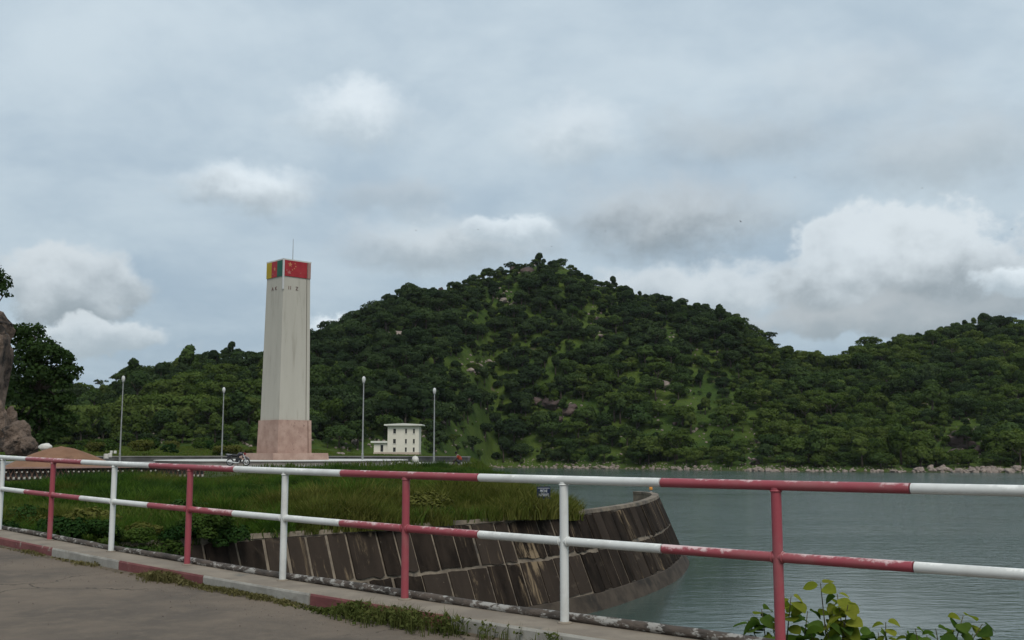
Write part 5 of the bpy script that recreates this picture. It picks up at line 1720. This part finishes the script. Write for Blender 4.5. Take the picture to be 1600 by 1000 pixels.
kerb_weeds('kerb_weeds', -.9, 2.6, 900, .15, M['weed'], 'green weeds growing along the foot of the near kerb', .10, 4, .008, 4600)
kerb_weeds('dry_weeds', 2.4, 4.5, 620, .13, M['dry_weed'], 'dry yellowish grass along the foot of the kerb, farther along', .06, 6, .007, 1500)
kerb_weeds('sparse_weeds', 4.2, 9, 420, .05, M['dry_weed'], 'thin dry grass at the foot of the farthest kerb blocks', .04, 5, .008, 600)
kerb_weeds('edge_weeds', -.8, 1.0, 90, .10, M['weed'], 'sparse weeds on the walkway by the nearest white post', .004, 3, .006, 400)

# ------------------------------------------------------------------ large-leaved shrub outside the railing
def leaf_blade(w, l, fold, curl):
    """rounded leaf along +X with a folded midrib"""
    pts = [(0, 0), (.10, .30), (.30, .50), (.55, .54), (.80, .40), (1.0, .12), (1.04, 0)]
    V, Fc = [], []
    for (x, h) in pts:
        z = -curl * x * x * l
        V += [(x * l, -h * w, z + fold * h * w), (x * l, 0, z), (x * l, h * w, z + fold * h * w)]
    for i in range(len(pts) - 1):
        a = i * 3
        Fc += [(a, a + 1, a + 4, a + 3), (a + 1, a + 2, a + 5, a + 4)]
    return V, Fc


LEAF = []
for t in ('leaf_a', 'leaf_b'):
    for (w, l, f, c) in ((1.0, 1.0, .25, .2), (.9, 1.0, .4, .45), (1.1, .95, .1, .1)):
        V, Fc = leaf_blade(w, l, f, c)
        me = bpy.data.meshes.new('leaf'); me.from_pydata(V, [], Fc); me.materials.append(M[t]); me.polygons.foreach_set('use_smooth', [True] * len(Fc)); me.update()
        LEAF.append(me)


def shrub(label, root_px, Y, stems, seed):
    """stems: list of (px, py of the tip, number of leaves, leaf length px, yellow share)"""
    rg = random.Random(seed)
    b0 = at(root_px, 1040, Y); S = empty('large_leaved_shrub', (b0.x, Y, b0.z - .35), label, 'shrub', 'large-leaved shrubs below the railing')
    for (x, y, nl, ll, yel, y0) in stems:
        tip = at(x, y, Y + rg.uniform(-.12, .12)) - S.location
        base = Vector((rg.uniform(-.03, .03), rg.uniform(-.03, .03), 0))
        mid = base.lerp(tip, .5) + Vector((rg.uniform(-.04, .04), rg.uniform(-.04, .04), .03))
        MB().tube([base, mid, tip], [.007, .006, .003], 6).build('stem', M['stem'], S)
        for i in range(nl):
            f = 1 - (i / max(nl, 1)) * y0
            p = mid.lerp(tip, max(0, f * 2 - 1)) if f > .5 else base.lerp(mid, f * 2)
            q = rg.random() < (yel if f > .6 else yel * .6)
            a = i * 2.4 + rg.uniform(-.5, .5); L_ = ll / F * Y * rg.uniform(.7, 1.15) * (.65 + .35 * min(1, (1 - f) * 6 + .3))
            o = link('leaf', LEAF[rg.randint(0, 2) + (3 if q else 0)], S, loc=p + Vector((math.cos(a), math.sin(a), .2)) * L_ * .18, rot=(rg.uniform(.0, .75), rg.uniform(-.2, .6), a))
            o.scale = (L_, L_ * .92, L_)


shrub('broad-leaved shrub around the foot of the near red post', 1222, 8.1, [(1236, 932, 11, 27, .8, .30), (1190, 952, 9, 26, .4, .35), (1168, 968, 7, 28, .1, .4), (1262, 955, 6, 30, .05, .4), (1205, 972, 6, 30, .0, .5), (1250, 985, 6, 28, .0, .5)], 1)
shrub('tall yellow-green leafy shrub beside the near red post', 1310, 8.0, [(1282, 911, 3, 30, .9, .06), (1308, 928, 15, 27, .95, .35), (1325, 945, 12, 27, .85, .4), (1300, 955, 11, 27, .7, .45), (1318, 970, 11, 27, .75, .5), (1290, 975, 6, 30, .2, .5), (1265, 985, 5, 30, .1, .5), (1340, 985, 5, 30, .2, .5)], 2)
shrub('small pale sprig beside the tall yellow-green shrub', 1378, 8.2, [(1384, 972, 6, 20, .85, .25), (1372, 988, 5, 24, .3, .4), (1356, 990, 5, 26, .2, .4)], 3)
shrub('spreading leafy shrub in the lower corner beyond the railing', 1470, 8.3, [(1505, 962, 7, 30, .45, .3), (1535, 975, 6, 28, .3, .3), (1462, 982, 6, 30, .05, .4), (1430, 982, 5, 24, .4, .35), (1415, 990, 5, 24, .4, .4), (1490, 985, 6, 28, .2, .5), (1520, 990, 5, 28, .2, .5), (1448, 992, 5, 28, .1, .4)], 4)

# ------------------------------------------------------------------ birds
def bird(px_, py_, Y, span, bank_a, label):
    p = at(px_, py_, Y)
    B = empty('bird', p, label, 'bird', None, random.uniform(0, 6)); B.rotation_euler.y = bank_a
    link('body', MB().tube([(-.22, 0, .01), (-.1, 0, 0), (.06, 0, 0), (.17, 0, .02), (.22, 0, .02)], [.02, .045, .055, .035, .012], 8).mesh('body', M['bird'], True), B)
    for s in (-1, 1):
        V = [(.06, s * .03, .02), (-.10, s * .03, .02), (-.07, s * span * .3, .09), (.09, s * span * .28, .10), (-.12, s * span * .5, .03), (.0, s * span * .5, .04)]
        V += [(a, b_, c - .012) for a, b_, c in V]
        mb = MB(); mb.add(V, [(0, 1, 2, 3), (3, 2, 4, 5), (6, 9, 8, 7), (9, 11, 10, 8), (0, 3, 9, 6), (3, 5, 11, 9), (5, 4, 10, 11), (4, 2, 8, 10), (2, 1, 7, 8), (1, 0, 6, 7)])
        mb.build('wing', M['bird'], B)
    MB().box((-.27, 0, .01), (.14, .08, .012)).build('tail', M['bird'], B)


bird(1157, 346, 190, 1.0, 1.1, 'dark bird gliding in the sky above the falling shoulder of the hill')
for (x, y, lab) in ((650, 360, 'tiny far bird high above the block house'), (747, 359, 'tiny far bird above the big hill shoulder'), (862, 385, 'tiny far bird just over the summit'), (946, 361, 'tiny far bird above the summit, to its side'), (1041, 366, 'tiny far bird between the summit and the gliding bird'), (1242, 277, 'tiny far bird high above the dip between the hills'), (1441, 294, 'tiny far bird over the large heaped cloud'), (1581, 358, 'tiny far bird near the picture edge above the farther hill')):
    bird(x, y, 420, .9, .3, lab)


# ------------------------------------------------------------------ thin moist air over the lake
m, b, out = new_mat('haze_air')
pv = b.n('ShaderNodeVolumePrincipled')
pv.inputs['Color'].default_value = (.92, .96, 1.0, 1); pv.inputs['Density'].default_value = HAZE
pv.inputs['Anisotropy'].default_value = .2
m.node_tree.links.new(pv.outputs[0], out.inputs['Volume'])
hz_ = MB().box((0, 400, 65), (2400, 1700, 155)).build('haze', m, kind='stuff', label='thin humid air over the lake and hills', cat='haze')


# ------------------------------------------------------------------ tell look-alikes apart by their order in the view
bpy.context.view_layer.update()
same = {}
for o in COL.objects:
    if o.parent is None and 'label' in o and 'category' in o and o.get('kind') is None: same.setdefault(o['label'], []).append(o)
ORD = ['leftmost'] + [w + ' from left' for w in 'second third fourth fifth sixth seventh eighth ninth tenth eleventh twelfth thirteenth fourteenth fifteenth sixteenth seventeenth eighteenth nineteenth twentieth twenty-first twenty-second twenty-third twenty-fourth'.split()]
for lab, obs in same.items():
    if not 1 < len(obs) <= len(ORD): continue
    pxs = project(np.array([o.matrix_world.translation for o in obs]))[0]
    for r, i in enumerate(np.argsort(pxs)):
        new = lab + ', ' + ORD[r]
        if len(new.split()) <= 16: obs[i]['label'] = new
